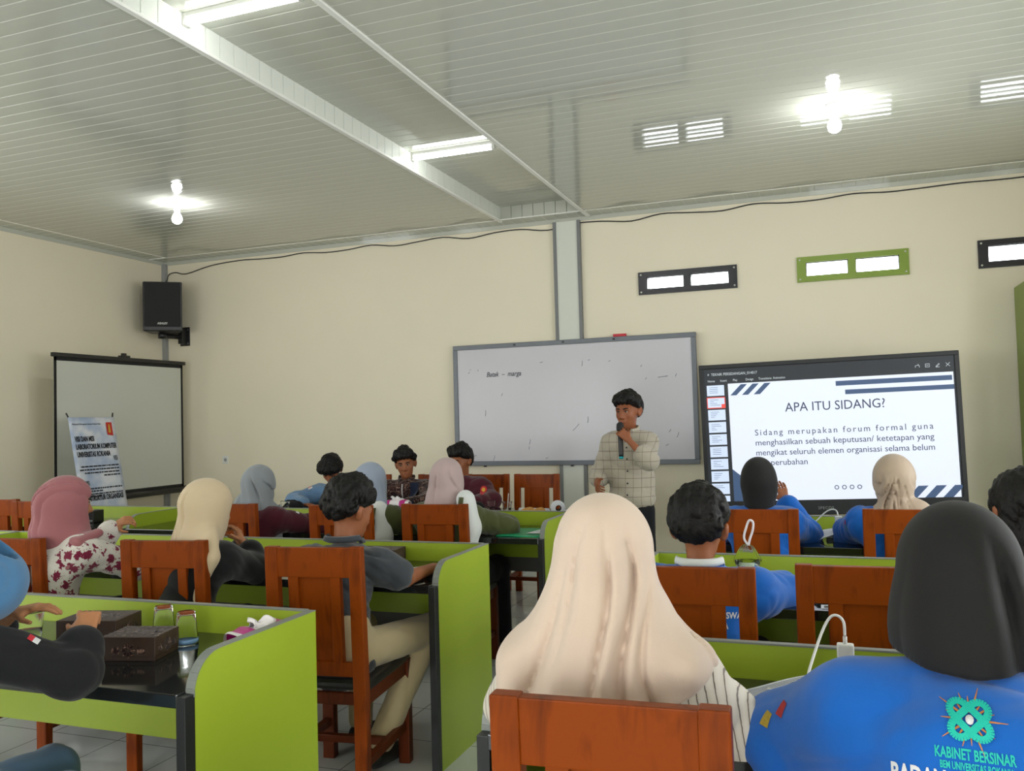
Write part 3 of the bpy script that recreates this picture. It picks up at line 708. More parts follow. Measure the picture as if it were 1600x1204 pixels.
# ------------------------------------------------------------------ body modelling: blended distance fields turned into one surface
class Field:
    def __init__(s, lo, hi, h):
        s.h = h; s.lo = np.array(lo, np.float32); n = np.ceil((np.array(hi)-s.lo)/h).astype(int)+2
        s.n = n; s.F = np.full(tuple(n), .3, np.float32)
        s.ax = [s.lo[i]+h*np.arange(n[i], dtype=np.float32) for i in range(3)]
    def _sub(s, lo, hi):
        sl = []
        for i in range(3):
            a = int(max(0, math.floor((lo[i]-s.lo[i])/s.h))); b = int(min(s.n[i], math.ceil((hi[i]-s.lo[i])/s.h)+1))
            if b-a < 1: return None
            sl.append(slice(a, b))
        return tuple(sl)
    def pts(s, sl):
        X, Y, Z = np.meshgrid(s.ax[0][sl[0]], s.ax[1][sl[1]], s.ax[2][sl[2]], indexing='ij')
        return np.stack((X, Y, Z), -1)
    def add(s, fn, lo, hi, k=.02):
        m = k+.02; sl = s._sub([v-m for v in lo], [v+m for v in hi])
        if sl is None: return s
        d = fn(s.pts(sl)); a = s.F[sl]
        if k > 0:
            hh = np.maximum(k-np.abs(a-d), 0)/k; s.F[sl] = np.minimum(a, d)-hh*hh*k*.25
        else: s.F[sl] = np.minimum(a, d)
        return s
    def cut(s, fn, lo, hi, k=.01):
        m = k+.02; sl = s._sub([v-m for v in lo], [v+m for v in hi])
        if sl is None: return s
        d = -fn(s.pts(sl)); a = s.F[sl]
        hh = np.maximum(k-np.abs(a-d), 0)/k if k > 0 else 0
        s.F[sl] = np.maximum(a, d)+hh*hh*k*.25; return s
    def cutall(s, fn, k=.006):
        sl = (slice(None),)*3; a = s.F; d = fn(s.pts(sl))
        hh = np.maximum(k-np.abs(a-d), 0)/k; s.F = np.maximum(a, d)+hh*hh*k*.25; return s
    def displace(s, fn):
        sl = (slice(None),)*3
        m = np.abs(s.F) < .06
        P = s.pts(sl)[m]; s.F[m] += fn(P); return s
    # primitives -----------------------------------------------------------
    def cone(s, a, b, ra, rb, k=.02):
        a = np.array(a, np.float32); b = np.array(b, np.float32); ab = b-a; L = float(ab @ ab)+1e-9
        def fn(P):
            q = P-a; t = np.clip((q @ ab)/L, 0, 1)
            return np.linalg.norm(q-t[..., None]*ab, axis=-1)-(ra+(rb-ra)*t)
        r = max(ra, rb); return s.add(fn, np.minimum(a, b)-r, np.maximum(a, b)+r, k)
    def econe(s, a, b, ra, rb, xd, k=.04):
        """cone with elliptical section: ra/rb = (half width along xd, half depth)"""
        a = np.array(a, np.float32); b = np.array(b, np.float32); ab = b-a; L = float(ab @ ab)+1e-9
        xd = np.array(xd, np.float32); xd = xd-ab*(xd @ ab)/L; xd /= np.linalg.norm(xd)
        def fn(P):
            q = P-a; t = np.clip((q @ ab)/L, 0, 1); q = q-t[..., None]*ab
            u = q @ xd; v2 = np.maximum((q*q).sum(-1)-u*u, 0)
            rx = ra[0]+(rb[0]-ra[0])*t; ry = ra[1]+(rb[1]-ra[1])*t
            kk = np.sqrt(u*u/rx**2+v2/ry**2)
            k1 = np.sqrt(u*u/rx**4+v2/ry**4)+1e-6
            return np.where(kk < .3, (kk-1)*np.minimum(rx, ry), kk*(kk-1)/k1)
        r = max(*ra, *rb); return s.add(fn, np.minimum(a, b)-r, np.maximum(a, b)+r, k)
    def ell(s, c, r, R=None, k=.02, neg=False):
        c = np.array(c, np.float32); r = np.array(r, np.float32)
        def fn(P):
            q = P-c
            if R is not None: q = q @ R
            k0 = np.linalg.norm(q/r, axis=-1); k1 = np.linalg.norm(q/(r*r), axis=-1)+1e-6
            return np.where(k0 < .2, (k0-1)*r.min(), k0*(k0-1)/k1)
        m = r.max(); return (s.cut if neg else s.add)(fn, c-m, c+m, k)
    def mesh(s, name):
        F = s.F; n = s.n; ins = F < 0
        nc = n-1
        cnt = np.zeros(tuple(nc), np.int8)
        for i in (0, 1):
            for j in (0, 1):
                for l in (0, 1): cnt += ins[i:i+nc[0], j:j+nc[1], l:l+nc[2]]
        act = (cnt > 0) & (cnt < 8); idx = np.argwhere(act)
        if not len(idx): return None
        ids = np.full(tuple(nc), -1, np.int32); ids[act] = np.arange(len(idx))
        acc = np.zeros((len(idx), 3), np.float32); num = np.zeros(len(idx), np.float32)
        cor = [(i, j, l) for i in (0, 1) for j in (0, 1) for l in (0, 1)]
        val = {c: F[idx[:, 0]+c[0], idx[:, 1]+c[1], idx[:, 2]+c[2]] for c in cor}
        for c in cor:
            for ax in range(3):
                if c[ax]: continue
                c2 = list(c); c2[ax] = 1; c2 = tuple(c2)
                f0, f1 = val[c], val[c2]; x = (f0 < 0) != (f1 < 0)
                t = np.where(x, f0/np.where(x, f0-f1, 1), 0)
                p = np.tile(np.array(c, np.float32), (len(idx), 1)); p[:, ax] = t
                acc += p*x[:, None]; num += x
        co = s.lo+s.h*(idx+acc/num[:, None])
        quads = []
        for ax in range(3):
            o1, o2 = [(1, 2), (2, 0), (0, 1)][ax]
            a = ins; sl0 = [slice(0, n[i]) for i in range(3)]; sl1 = list(sl0)
            sl0[ax] = slice(0, n[ax]-1); sl1[ax] = slice(1, n[ax])
            e = np.argwhere(a[tuple(sl0)] != a[tuple(sl1)])
            e = e[(e[:, o1] > 0) & (e[:, o2] > 0) & (e[:, o1] < nc[o1]) & (e[:, o2] < nc[o2])]
            if not len(e): continue
            d1 = np.zeros(3, int); d1[o1] = 1; d2 = np.zeros(3, int); d2[o2] = 1
            g = lambda q: ids[q[:, 0], q[:, 1], q[:, 2]]
            Q = np.stack((g(e-d1-d2), g(e-d2), g(e), g(e-d1)), 1)
            flip = ~ins[e[:, 0], e[:, 1], e[:, 2]]
            Q[flip] = Q[flip][:, ::-1]; quads.append(Q[(Q >= 0).all(1)])
        return co, np.concatenate(quads)

def mesh_of(fields, name, mats, parent, origin, matfn=None):
    cos, qs, off = [], [], 0
    for f in fields:
        r = f.mesh(name)
        if r is None: continue
        cos.append(r[0]); qs.append(r[1]+off); off += len(r[0])
    co = np.concatenate(cos).astype(np.float32)-np.array(origin, np.float32); q = np.concatenate(qs)
    me = bpy.data.meshes.new(name); me.vertices.add(len(co)); me.vertices.foreach_set('co', co.ravel())
    me.loops.add(len(q)*4); me.loops.foreach_set('vertex_index', q.ravel().astype(np.int32))
    me.polygons.add(len(q)); me.polygons.foreach_set('loop_start', np.arange(len(q), dtype=np.int32)*4)
    me.update(calc_edges=True); me.validate()
    o = link_mesh(name, me, mats, parent, smooth=True)
    if matfn is not None:
        c = co[q].mean(1)+np.array(origin, np.float32); me.polygons.foreach_set('material_index', matfn(c).astype(np.int32))
    return o

def v3(*a): return np.array(a, np.float32)
def rotm(yaw, pitch=0, roll=0):
    """columns = right, forward, up of a head that is turned by yaw (deg, 0 looks to +Y), nods down by pitch, tilts by roll"""
    y, p, r = (math.radians(x) for x in (yaw, pitch, roll))
    Rz = np.array([[math.cos(y), -math.sin(y), 0], [math.sin(y), math.cos(y), 0], [0, 0, 1]])
    Rx = np.array([[1, 0, 0], [0, math.cos(-p), -math.sin(-p)], [0, math.sin(-p), math.cos(-p)]])
    Ry = np.array([[math.cos(r), 0, math.sin(r)], [0, 1, 0], [-math.sin(r), 0, math.cos(r)]])
    return (Rz @ Rx @ Ry).astype(np.float32)
def wrinkle(seed, amp=.004, f0=55, n=5, aniso=(1, 1, .55)):
    rs = np.random.RandomState(seed); ks = rs.normal(size=(n, 3))*np.array(aniso); ks /= np.linalg.norm(ks, axis=1)[:, None]; ks *= rs.uniform(.5, 1.25, (n, 1))*f0; ph = rs.uniform(0, 6.28, n)
    ks2 = rs.normal(size=(2, 3))*14
    def fn(P):
        w = np.sin(P @ ks2[0])*.9+np.sin(P @ ks2[1]+1)*.9; d = 0
        for k, p in zip(ks, ph): d = d+(1-np.abs(np.sin((P @ k)*.5+p+w)))**2.2
        return (amp*(d/n*4-1.2)).astype(np.float32)
    return fn

def skin_mat(name, rgb):
    m = mat(name, rgb, .5, .07, 14, bump=.08, bscale=160, spec=.35)
    b = m.node_tree.nodes['Principled BSDF']; b.inputs['Subsurface Weight'].default_value = .08; b.inputs['Subsurface Radius'].default_value = (.012, .005, .003)
    return m
M['skin'] = skin_mat('brown_skin', lin(150, 92, 60)); M['skin_fair'] = skin_mat('light_brown_skin', lin(178, 122, 84)); M['skin_dark'] = skin_mat('deep_brown_skin', lin(142, 84, 54))
M['hair'] = mat('black_hair', (.007, .006, .0055), .5, .3, 60, bump=.5, bscale=160, stretch=(1, 1, .25), spec=.22)
M['eye_white'] = mat('eye_white', lin(214, 206, 198), .2); M['iris'] = mat('dark_iris', (.012, .008, .006), .15)
M['lips'] = mat('lips', lin(128, 62, 52), .4); M['shoe'] = mat('black_shoe', (.012, .012, .012), .5)

def head_sdf(F, c, R, s=1.0, ears=True, face=True, eo=0):
    T = lambda x, y, z: c+R @ v3(x, y, z)*s
    e = lambda p, r, k=.02, neg=False: F.ell(T(*p), v3(*r)*s, R, k, neg)
    cone = lambda a, b, ra, rb, k=.01: F.cone(T(*a), T(*b), ra*s, rb*s, k)
    e((0, -.012, .028), (.072, .092, .088)); e((0, .03, -.015), (.060, .058, .082), .03); e((0, .036, -.068), (.046, .044, .044), .03)
    e((0, .066, -.092), (.020, .018, .016), .02)
    e((-.040, .052, -.022), (.022, .022, .026), .02); e((.040, .052, -.022), (.022, .022, .026), .02)
    if face:
        cone((-.045, .068, .022), (.045, .068, .022), .012, .012, .02)
        for x in (-.031, .031): e((x, .094, .004), (.016, .012, .010), .012, True)
        cone((0, .082, .012), (0, .102, -.030), .008, .0125, .014)
        for x in (-.013, .013): e((x, .090, -.034), (.009, .009, .008), .01)
        cone((-.020, .080, -.058), (.020, .080, -.058), .0075, .0075, .008); cone((-.017, .079, -.068), (.017, .079, -.068), .008, .008, .008)
    if ears:
        for x in (-1, 1):
            e((x*(.075+eo*.6), -.010, -.006), (.010+eo*.5, .018, .030), .008); e((x*(.082+eo), -.016, .006), (.008, .020, .024), .006); e((x*(.086+eo), .0, -.002), (.007, .008, .014), .006, True)

def hand_sdf(F, w, d, n, side, curl=.5, s=1.0, thumb=.5, spread=1.0, curls=None):
    """w wrist, d direction of the palm, n direction the palm faces, side +1: thumb towards cross(d, n)"""
    d = v3(*d)/np.linalg.norm(d); n = v3(*n); n = n-d*(n @ d); n = n/np.linalg.norm(n); t = np.cross(d, n)*side
    P = lambda a, b, c: w+(d*a+t*b+n*c)*s
    for b0 in (-.026, -.009, .009, .026): F.cone(P(.012, b0*.6, 0), P(.082, b0*1.05, 0), .0145*s, .0115*s, .012)
    F.cone(P(.005, .018, .006), P(.045, .034, .008), .014*s, .012*s, .012)
    for i, (b0, L) in enumerate(((.030, .92), (.0105, 1.0), (-.0095, .94), (-.029, .76))):
        p = P(.084, b0*1.05, 0); a = (curls[i] if curls else curl)*(1+.08*i)
        an = 0; q = p; r = .0088
        for j, l in enumerate((.044, .027, .021)):
            an += a*(.75, 1.0, .7)[j]; dv = d*math.cos(an)+n*math.sin(an)+t*(b0*2.2*spread*(1-min(1, an)))
            dv = dv/np.linalg.norm(dv); q2 = q+dv*l*L*s; F.cone(q, q2, r*s, (r-.0007)*s, .0035); q = q2; r -= .0007
    p = P(.028, .034, .006); dv = d*.55+t*(.85-.5*thumb)+n*(.25+.55*thumb); dv /= np.linalg.norm(dv)
    q = p+dv*.040*s; F.cone(p, q, .0115*s, .0098*s, .008)
    dv = d*.75+t*(.45-.5*thumb)+n*(.2+.6*thumb); dv /= np.linalg.norm(dv); F.cone(q, q+dv*.032*s, .0096*s, .008*s, .004)

class Body:
    """one seated or standing person; joints in world coordinates"""
    def __init__(s, label, hip, yaw, head, hyaw, hpitch=0, hroll=0, female=False, sw=None, hipz=.53, arms=None, vox=.008, skin='skin', size=1.0, bs=None, shz=.055, knees=None, ankles=None, hands=True, group=None, neckback=.02, slump=0, eo=.006, face=True, ears=True):
        s.fwd = v3(-math.sin(math.radians(yaw)), math.cos(math.radians(yaw)), 0); s.rt = v3(math.cos(math.radians(yaw)), math.sin(math.radians(yaw)), 0); s.up = v3(0, 0, 1)
        s.size = size; s.bs = bs or (.86 if female else .93); s.sw = (sw or (.165 if female else .19))*s.bs*1.02; s.female = female; s.vox = vox
        s.hip = v3(hip[0], hip[1], hipz); s.head = v3(*head); s.R = rotm(hyaw, hpitch, hroll)
        s.hf = s.R[:, 1]; s.hu = s.R[:, 2]
        s.N = s.head-s.fwd*neckback-v3(0, 0, .155)*size         # base of the neck
        if slump: s.N = s.N+s.fwd*slump
        s.sh = [s.N+s.rt*x*s.sw-v3(0, 0, shz) for x in (-1, 1)]
        bend = -s.fwd*.035
        s.spine = [s.hip, s.hip*.62+s.N*.38+bend, s.hip*.28+s.N*.72+bend*.8, s.N-v3(0, 0, .04)]
        s.arms = arms or [None, None]
        for i in (0, 1):
            if s.arms[i] is None:
                x = (-1, 1)[i]; e = s.sh[i]+s.rt*x*.05+s.fwd*.16-v3(0, 0, .20); s.arms[i] = dict(e=e, w=e+s.fwd*.20-s.rt*x*.12+v3(0, 0, .015), d=s.fwd-s.rt*x*.5, n=v3(0, 0, -1))
            for kk in ('e', 'w', 'd', 'n'): s.arms[i][kk] = v3(*s.arms[i][kk])
        if knees is None:
            knees = [s.hip+s.fwd*.40*size+s.rt*x*.10-v3(0, 0, .03) for x in (-1, 1)]; ankles = [k+s.fwd*.04-v3(0, 0, k[2]-.085) for k in knees]
        s.knees = [v3(*k) for k in knees]; s.ank = [v3(*a) for a in ankles]
        s.root_loc = (s.hip[0], s.hip[1], 0)
        # body surface ------------------------------------------------------
        allp = np.array([s.hip, s.head, *s.sh, *[a['e'] for a in s.arms], *[a['w'] for a in s.arms], *s.knees, *s.ank])
        s.lo = allp.min(0)-.22; s.hi = allp.max(0)+.22; s.lo[2] = max(s.lo[2], -.01)
        F = Field(s.lo, s.hi, vox); z = s.bs; sk = M[skin]
        sp = s.spine
        F.econe(sp[0], sp[1], (.14*z, .095*z), (.115*z, .085*z), s.rt); F.econe(sp[1], sp[2], (.115*z, .085*z), (.135*z, .095*z), s.rt); F.econe(sp[2], sp[3], (.135*z, .095*z), (.08*z, .06*z), s.rt)
        F.cone(s.sh[0], s.sh[1], .045*z, .045*z, .05)
        F.cone(s.N-v3(0, 0, .02), s.head-s.hf*.012-s.hu*.06, .050*z if not female else .044, .048*z if not female else .043, .03)
        head_sdf(F, s.head, s.R, .98*size if not female else .95*size, ears=ears, face=face, eo=eo if not female else 0)
        for i in (0, 1):
            a = s.arms[i]
            F.cone(s.sh[i], a['e'], .043*z, .036*z, .03); F.cone(a['e'], a['w'], .036*z, .023*z, .015)
            F.cone(s.hip+s.rt*(-1, 1)[i]*.085, s.knees[i], .068*z, .046*z, .03); F.cone(s.knees[i], s.ank[i], .044*z, .030*z, .02)
            F.cone(s.ank[i]-v3(0, 0, .03), s.ank[i]+s.fwd*.13-v3(0, 0, .058), .034*z, .024*z, .02)
        fs = [F]
        if hands:
            for i in (0, 1):
                a = s.arms[i]
                H = Field(a['w']-.21, a['w']+.21, a.get('h', .0042)); fd = a['e']-a['w']; fd /= np.linalg.norm(fd)
                H.cone(a['w']+fd*.05, a['w'], .0255*z, .0215*z, .01)
                hand_sdf(H, a['w'], a['d'], a['n'], (-1, 1)[i] if a.get('side') is None else a['side'], a.get('curl', .45), .95*z if not female else .88*z, a.get('thumb', .4), curls=a.get('curls'))
                fs.append(H)
        s.body = mesh_of(fs, 'person', sk, None, s.root_loc); s.body.location = s.root_loc
        tag(s.body, label, 'person', group)
    def fine(s, lo, hi, h): return Field(lo, hi, h)
    def part(s, fields, name, m, matfn=None):
        return mesh_of(fields, name, m, s.body, s.root_loc, matfn)
    def top(s, name, m, sleeve=1.0, off=.018, hem=None, vox=None, wr=.004, seed=1, loose=.0, neck=.05, cuff=.012, puff=0, fwr=50):
        """shirt, blouse or jacket; sleeve: 0.5 = to the elbow, 1 = to the wrist"""
        h = vox or s.vox; F = Field(s.lo, s.hi, h); sp = s.spine; z = s.bs; o = off; l = loose
        hemp = s.hip-v3(0, 0, .06) if hem is None else v3(*hem)
        F.econe(hemp, sp[1], (.155*z+o+l, .11*z+o+l), (.128*z+o+l, .095*z+o+l), s.rt); F.econe(sp[1], sp[2], (.128*z+o+l, .095*z+o+l), (.148*z+o, .105*z+o), s.rt); F.econe(sp[2], sp[3], (.148*z+o, .105*z+o), (.085*z+o, .062*z+o), s.rt)
        F.cone(s.sh[0], s.sh[1], .052*z+o, .052*z+o, .06)
        for i in (0, 1):
            a = s.arms[i]; e, w = a['e'], a['w']; ra, rb, rc = .056*z+o, .046*z+o+puff*.5, .030*z+cuff+puff
            sv = a.get('sl', sleeve)
            if sv <= .55:
                t = sv/.5; F.cone(s.sh[i], s.sh[i]+(e-s.sh[i])*t, ra, rb+.008, .035)
            else:
                t = (sv-.5)*2; F.cone(s.sh[i], e, ra, rb, .06); F.cone(e, e+(w-e)*t, rb, rb+(rc-rb)*t, .03)
                F.cone(e+(w-e)*(t-.02), e+(w-e)*t, rb+(rc-rb)*t+.002, rb+(rc-rb)*t+.002, .008)
        if wr: F.displace(wrinkle(seed, wr, fwr))
        nn = s.N+s.up*.045; F.ell(nn+v3(0, 0, .05), (neck+.012, neck+.012, .07), None, .012, True)
        return s.part([F], name, m)
    def collar(s, name, m, r=.062, h=.045, opened=True):
        n = s.N+v3(0, 0, .015); b = MB(); st = 24; R = []
        def fn(u, v):
            a = (u-.5)*2*math.pi*(.86 if opened else 1)+math.pi*1.5
            rr = r*(1+.10*math.sin(v*math.pi)); x = math.cos(a)*rr; y = math.sin(a)*rr*1.02
            zz = (v*h if v < .55 else (1.1-v)*h)+(.012 if y < 0 else -.012*abs(y/r))
            rr2 = 1+(.14 if v > .55 else 0)*(v-.55)*3
            p = n+s.rt*x*rr2+s.fwd*y*rr2+s.up*(zz+.012); return p-v3(*s.root_loc)
        b.grid(fn, 28, 6); o = b.build(name, m, s.body); solidify(o, .005); return o
    def trousers(s, m, name='trousers', off=.016, k=.04, full=1.0):
        lo = np.minimum(np.min(s.knees, 0), np.min(s.ank, 0)); hi = np.maximum(np.max(s.knees, 0), s.hip); lo = np.minimum(lo, s.hip)-.2; hi = hi+.2
        lo[2] = max(lo[2], -.01)
        F = Field(lo, hi, max(s.vox, .008)); z = s.bs
        F.econe(s.hip-v3(0, 0, .0), s.hip+v3(0, 0, .07), (.155*z, .115*z), (.150*z, .11*z), s.rt)
        for i in (0, 1):
            F.cone(s.hip+s.rt*(-1, 1)[i]*.088*z-v3(0, 0, .02), s.knees[i], .072*z+off, .056*z+off, k); F.cone(s.knees[i], s.knees[i]+(s.ank[i]-s.knees[i])*.93, .056*z+off, .042*z+off, .02)
        F.displace(wrinkle(11, .004, 45)); return s.part([F], name, m)
    def shoes(s, m, name='shoe'):
        for i in (0, 1):
            a = s.ank[i]; F = Field(a-.22, a+.22, .008)
            F.cone(a-v3(0, 0, .03)-s.fwd*.02, a+s.fwd*.15-v3(0, 0, .052), .044, .034, .03)
            F.cutall(lambda P: .004-P[..., 2]); s.part([F], name, m)
    def hair(s, m=None, style='short', seed=1, amp=.006, f=120, top=0):
        m = m or M['hair']; c = s.head; R = s.R; F = Field(c-.19, c+.19, .0048); z = s.size*.98
        T = lambda x, y, zz: c+R @ v3(x, y, zz)*z
        F.ell(T(0, -.014, .036), v3(.087, .106, .104)*z, R, .02)
        if top: F.ell(T(0, -.012, .05+top*.6), v3(.084, .098, .09)*z, R, .03)
        if style == 'quiff':
            for x, y, zz, r in ((-.045, .055, .098, .036), (.005, .062, .104, .034), (.045, .050, .095, .034), (-.062, .02, .075, .034), (.064, .015, .078, .036), (.0, .0, .115, .045), (-.02, .088, .078, .022), (.03, .086, .078, .022)): F.ell(T(x, y, zz), v3(r, r*1.15, r*.8)*z, R, .025)
        elif style == 'mop':
            for x, y, zz, r in ((-.055, .05, .06, .045), (.055, .05, .06, .045), (0, .07, .07, .045), (-.07, -.01, .05, .04), (.07, -.01, .05, .04), (0, -.07, .06, .05), (0, 0, .11, .05)): F.ell(T(x, y, zz), v3(r, r, r)*z, R, .03)
        elif style == 'swept':
            for x, y, zz, r in ((0, .045, .112, .044), (-.045, .05, .098, .04), (.045, .045, .10, .042), (.078, .03, .062, .026), (-.078, .02, .06, .028), (.02, .082, .083, .024), (-.03, .08, .085, .024), (.0, -.02, .12, .05)): F.ell(T(x, y, zz), v3(r, r, r*.9)*z, R, .025)
        elif style == 'full':
            for x, y, zz, r in ((-.05, -.04, .085, .045), (.05, -.03, .085, .05), (.0, .02, .11, .045), (.055, .03, .07, .04), (-.055, .03, .07, .04), (.06, -.07, .02, .035), (-.06, -.07, .02, .035)): F.ell(T(x, y, zz), v3(r, r, r)*z, R, .03)
        elif style == 'long':
            F.econe(T(0, -.03, .02), T(0, -.055, -.15), (.085*z, .08*z), (.075*z, .055*z), R[:, 0], .03)
        F.displace(wrinkle(seed, amp, f, 7, (1, 1, .4))); F.displace(wrinkle(seed+50, amp*.55, f*2.3, 7, (1, 1, .3)))
        xs = {'mop': [-.2, -.10, -.075, -.02, .015, .05, .12], 'long': [-.2, -.1, -.05, -.01, .02, .06, .12]}.get(style, [-.2, -.10, -.07, -.02, .012, .06, .12])
        zs = {'mop': [-.095, -.095, -.06, -.02, .0, .03, .045], 'long': [-.2, -.2, -.2, -.05, .0, .05, .06]}.get(style, [-.085, -.085, -.045, .008, .026, .05, .062])
        def keep(P):
            q = ((P-c) @ R)/z; return (np.interp(q[..., 1], xs, zs)-q[..., 2]+.004*np.sin(q[..., 0]*220)).astype(np.float32)
        F.cutall(keep, .008); return s.part([F], 'hair', m)
    def face(s, gaze=0, brow=1.0):
        c = s.head; R = s.R; z = .98*s.size
        T = lambda x, y, zz: c+R @ v3(x, y, zz)*z-v3(*s.root_loc)
        for x in (-1, 1):
            b = MB(); b.lathe([(0, .0112), (.0066, .009), (.0105, .004), (.0112, 0), (.0100, -.004), (0, -.011)], T(x*.031, .0745, .004), 14, axis=R[:, 1])
            cz = T(x*.031, .0745, .004)[2]
            for v in b.bm.verts: v.co.z = cz+(v.co.z-cz)*.52
            e = b.build('eye', M['eye_white'], s.body)
            g = R[:, 1]+R[:, 0]*gaze; g = g/np.linalg.norm(g); b = MB(); p = T(x*.031, .0745, .004)+g*.0098
            b.lathe([(0, .0018), (.0052, .0008), (.0056, -.001)], p, 12, axis=g)
            for v in b.bm.verts: v.co.z = cz+(v.co.z-cz)*.85
            b.build('iris', M['iris'], e)
            b = MB(); b.tube([T(x*(.014+.038*k/6), .0905-.013*(k/6)**2, .0215+.0055*math.sin(k/6*2.4)*brow) for k in range(7)], [.003, .0042, .0045, .0043, .0038, .003, .0018], 6); b.build('eyebrow', M['hair'], s.body)
            b = MB(); b.tube([T(x*(.019+.026*k/6), .0882-.007*(k/6)**2, .0085+.0035*math.sin(k/6*3.14)) for k in range(7)], .0017, 5); b.build('eyelid', M['hair'], s.body)
        b = MB(); b.tube([T(.021*(k/4-1), .0868-.0045*abs(k/4-1), -.0605-.0012*abs(k/4-1)) for k in range(9)], [.0018, .0034, .0042, .0042, .0036, .0042, .0042, .0034, .0018], 6)
        b.tube([T(.018*(k/4-1), .0862-.005*abs(k/4-1), -.0690) for k in range(9)], [.0018, .0036, .0046, .005, .005, .005, .0046, .0036, .0018], 6)
        b.build('lips', M['lips'], s.body)
    def hijab(s, m, extra=(), folds=None, hem=None, size=1.0, opening=True, vox=None, lo=None, hi=None, name='hijab', bump_back=0, cuts=(), pin=None):
        """cloth over the head; extra = elliptical cones (a, b, ra, rb) in world coordinates; hem(P) > 0 is cut away"""
        c = s.head; R = s.R; z = size
        lo = c-v3(.36, .36, .62) if lo is None else v3(*lo); hi = c+v3(.36, .36, .2) if hi is None else v3(*hi)
        F = Field(lo, hi, vox or .007)
        T = lambda x, y, zz: c+R @ v3(x, y, zz)*z
        F.ell(T(0, -.010, .030), v3(.088, .110, .104)*z, R, .02); F.ell(T(0, .018, -.05), v3(.076, .080, .085)*z, R, .04)
        if bump_back: F.ell(T(0, -.085, .0), v3(.06, .05, .055)*z*bump_back, R, .05)
        for a, b_, ra, rb, k, *xd in extra: F.econe(a, b_, ra, rb, xd[0] if xd else s.rt, k)
        if opening:
            F.ell(T(0, .115, -.022), v3(.056, .075, .078)*z, R, .012, True)
        if folds is not None: F.displace(folds)
        if hem is not None: F.cutall(hem, .006)
        for ctr, rad, k in cuts: F.ell(ctr, rad, None, k, True)
        return s.part([F], name, m)
    def decal(s, target, src, m, name, origin, xd, zd, depth, off=.002):
        """lay flat shapes (x right, y up, metres) on a garment: each point is dropped along depth onto its surface"""
        me = src; bm = bmesh.new(); bm.from_mesh(me); bpy.data.meshes.remove(me)
        bmesh.ops.triangulate(bm, faces=list(bm.faces))
        for _ in range(3):
            ed = [e for e in bm.edges if e.calc_length() > .012]
            if not ed: break
            bmesh.ops.subdivide_edges(bm, edges=ed, cuts=1)
            bmesh.ops.triangulate(bm, faces=list(bm.faces))
        t = target.data; V = np.empty(len(t.vertices)*3, np.float32); t.vertices.foreach_get('co', V); V = V.reshape(-1, 3)
        Q = np.empty(len(t.polygons)*4, np.int32); t.polygons.foreach_get('vertices', Q)
        tree = BVHTree.FromPolygons(V.tolist(), Q.reshape(-1, 4).tolist())
        o0 = Vector(origin)-Vector(s.root_loc); xd = Vector(xd).normalized(); zd = Vector(zd).normalized(); dp = Vector(depth).normalized(); bad = []
        for v in bm.verts:
            p = o0+xd*v.co.x+zd*v.co.y; h = tree.ray_cast(p-dp*.3, dp, .8)
            if h[0] is None: bad.append(v); continue
            v.co = h[0]-dp*(off+max(0, v.co.z))
        if bad: bmesh.ops.delete(bm, geom=bad, context='VERTS')
        me = bpy.data.meshes.new(name); bm.to_mesh(me); bm.free(); return link_mesh(name, me, m, target, smooth=True)
def text_shape(txt, size, width=0, align='LEFT', bold=.0, shear=0):
    o = text_mesh('lettering', txt, M['white'], size, None, (0, 0, 0), (0, 0, 0), align, 0, shear, bold=bold, width=width)
    me = o.data; bpy.data.objects.remove(o); me.materials.clear(); return me
def shape(fn):
    b = MB(); fn(b); me = bpy.data.meshes.new('mark'); b.bm.to_mesh(me); b.bm.free(); return me

# ------------------------------------------------------------------ cloth
def cloth(name, rgb, rough=.85, var=.05, sheen=.25, bump=.12): return mat(name, rgb, rough, var, 5, bump=bump, bscale=420, spec=.2, sheen=sheen)
M['blue_jacket'] = cloth('bright_blue_jacket', lin(14, 98, 190), .75, .08); M['navy'] = cloth('navy_cloth', lin(22, 30, 52))
M['black_cloth'] = cloth('black_cloth', lin(26, 26, 28), .85, .12, .1); M['black_hijab'] = cloth('black_hijab_cloth', lin(30, 29, 29), .75, .1, .08)
M['cream'] = cloth('cream_hijab_cloth', lin(212, 190, 172)); M['beige'] = cloth('beige_hijab_cloth', lin(205, 184, 152)); M['taupe'] = cloth('taupe_satin_hijab', lin(176, 156, 136), .5)
M['pink'] = cloth('dusty_pink_hijab', lin(158, 100, 104)); M['grey_h'] = cloth('grey_hijab_cloth', lin(138, 143, 148)); M['paleblue'] = cloth('pale_blue_hijab_cloth', lin(148, 158, 176)); M['mauve'] = cloth('mauve_hijab_cloth', lin(178, 156, 154)); M['sky'] = cloth('blue_hijab_cloth', lin(74, 122, 166))
M['maroon'] = cloth('maroon_cloth', lin(76, 22, 36)); M['olive'] = cloth('olive_cloth', lin(70, 74, 38)); M['white_cloth'] = cloth('white_cloth', lin(214, 216, 214)); M['polo'] = cloth('charcoal_polo', lin(62, 66, 72)); M['khaki'] = cloth('khaki_cloth', lin(186, 168, 132)); M['denim'] = cloth('blue_denim', lin(104, 136, 170), .9, .12); M['denim_dark'] = cloth('dark_denim', lin(58, 74, 88), .9, .12); M['lightblue'] = cloth('light_blue_cloth', lin(150, 176, 200))
M['blackpants'] = cloth('black_trouser_cloth', lin(24, 24, 28), .85, .1, .05)
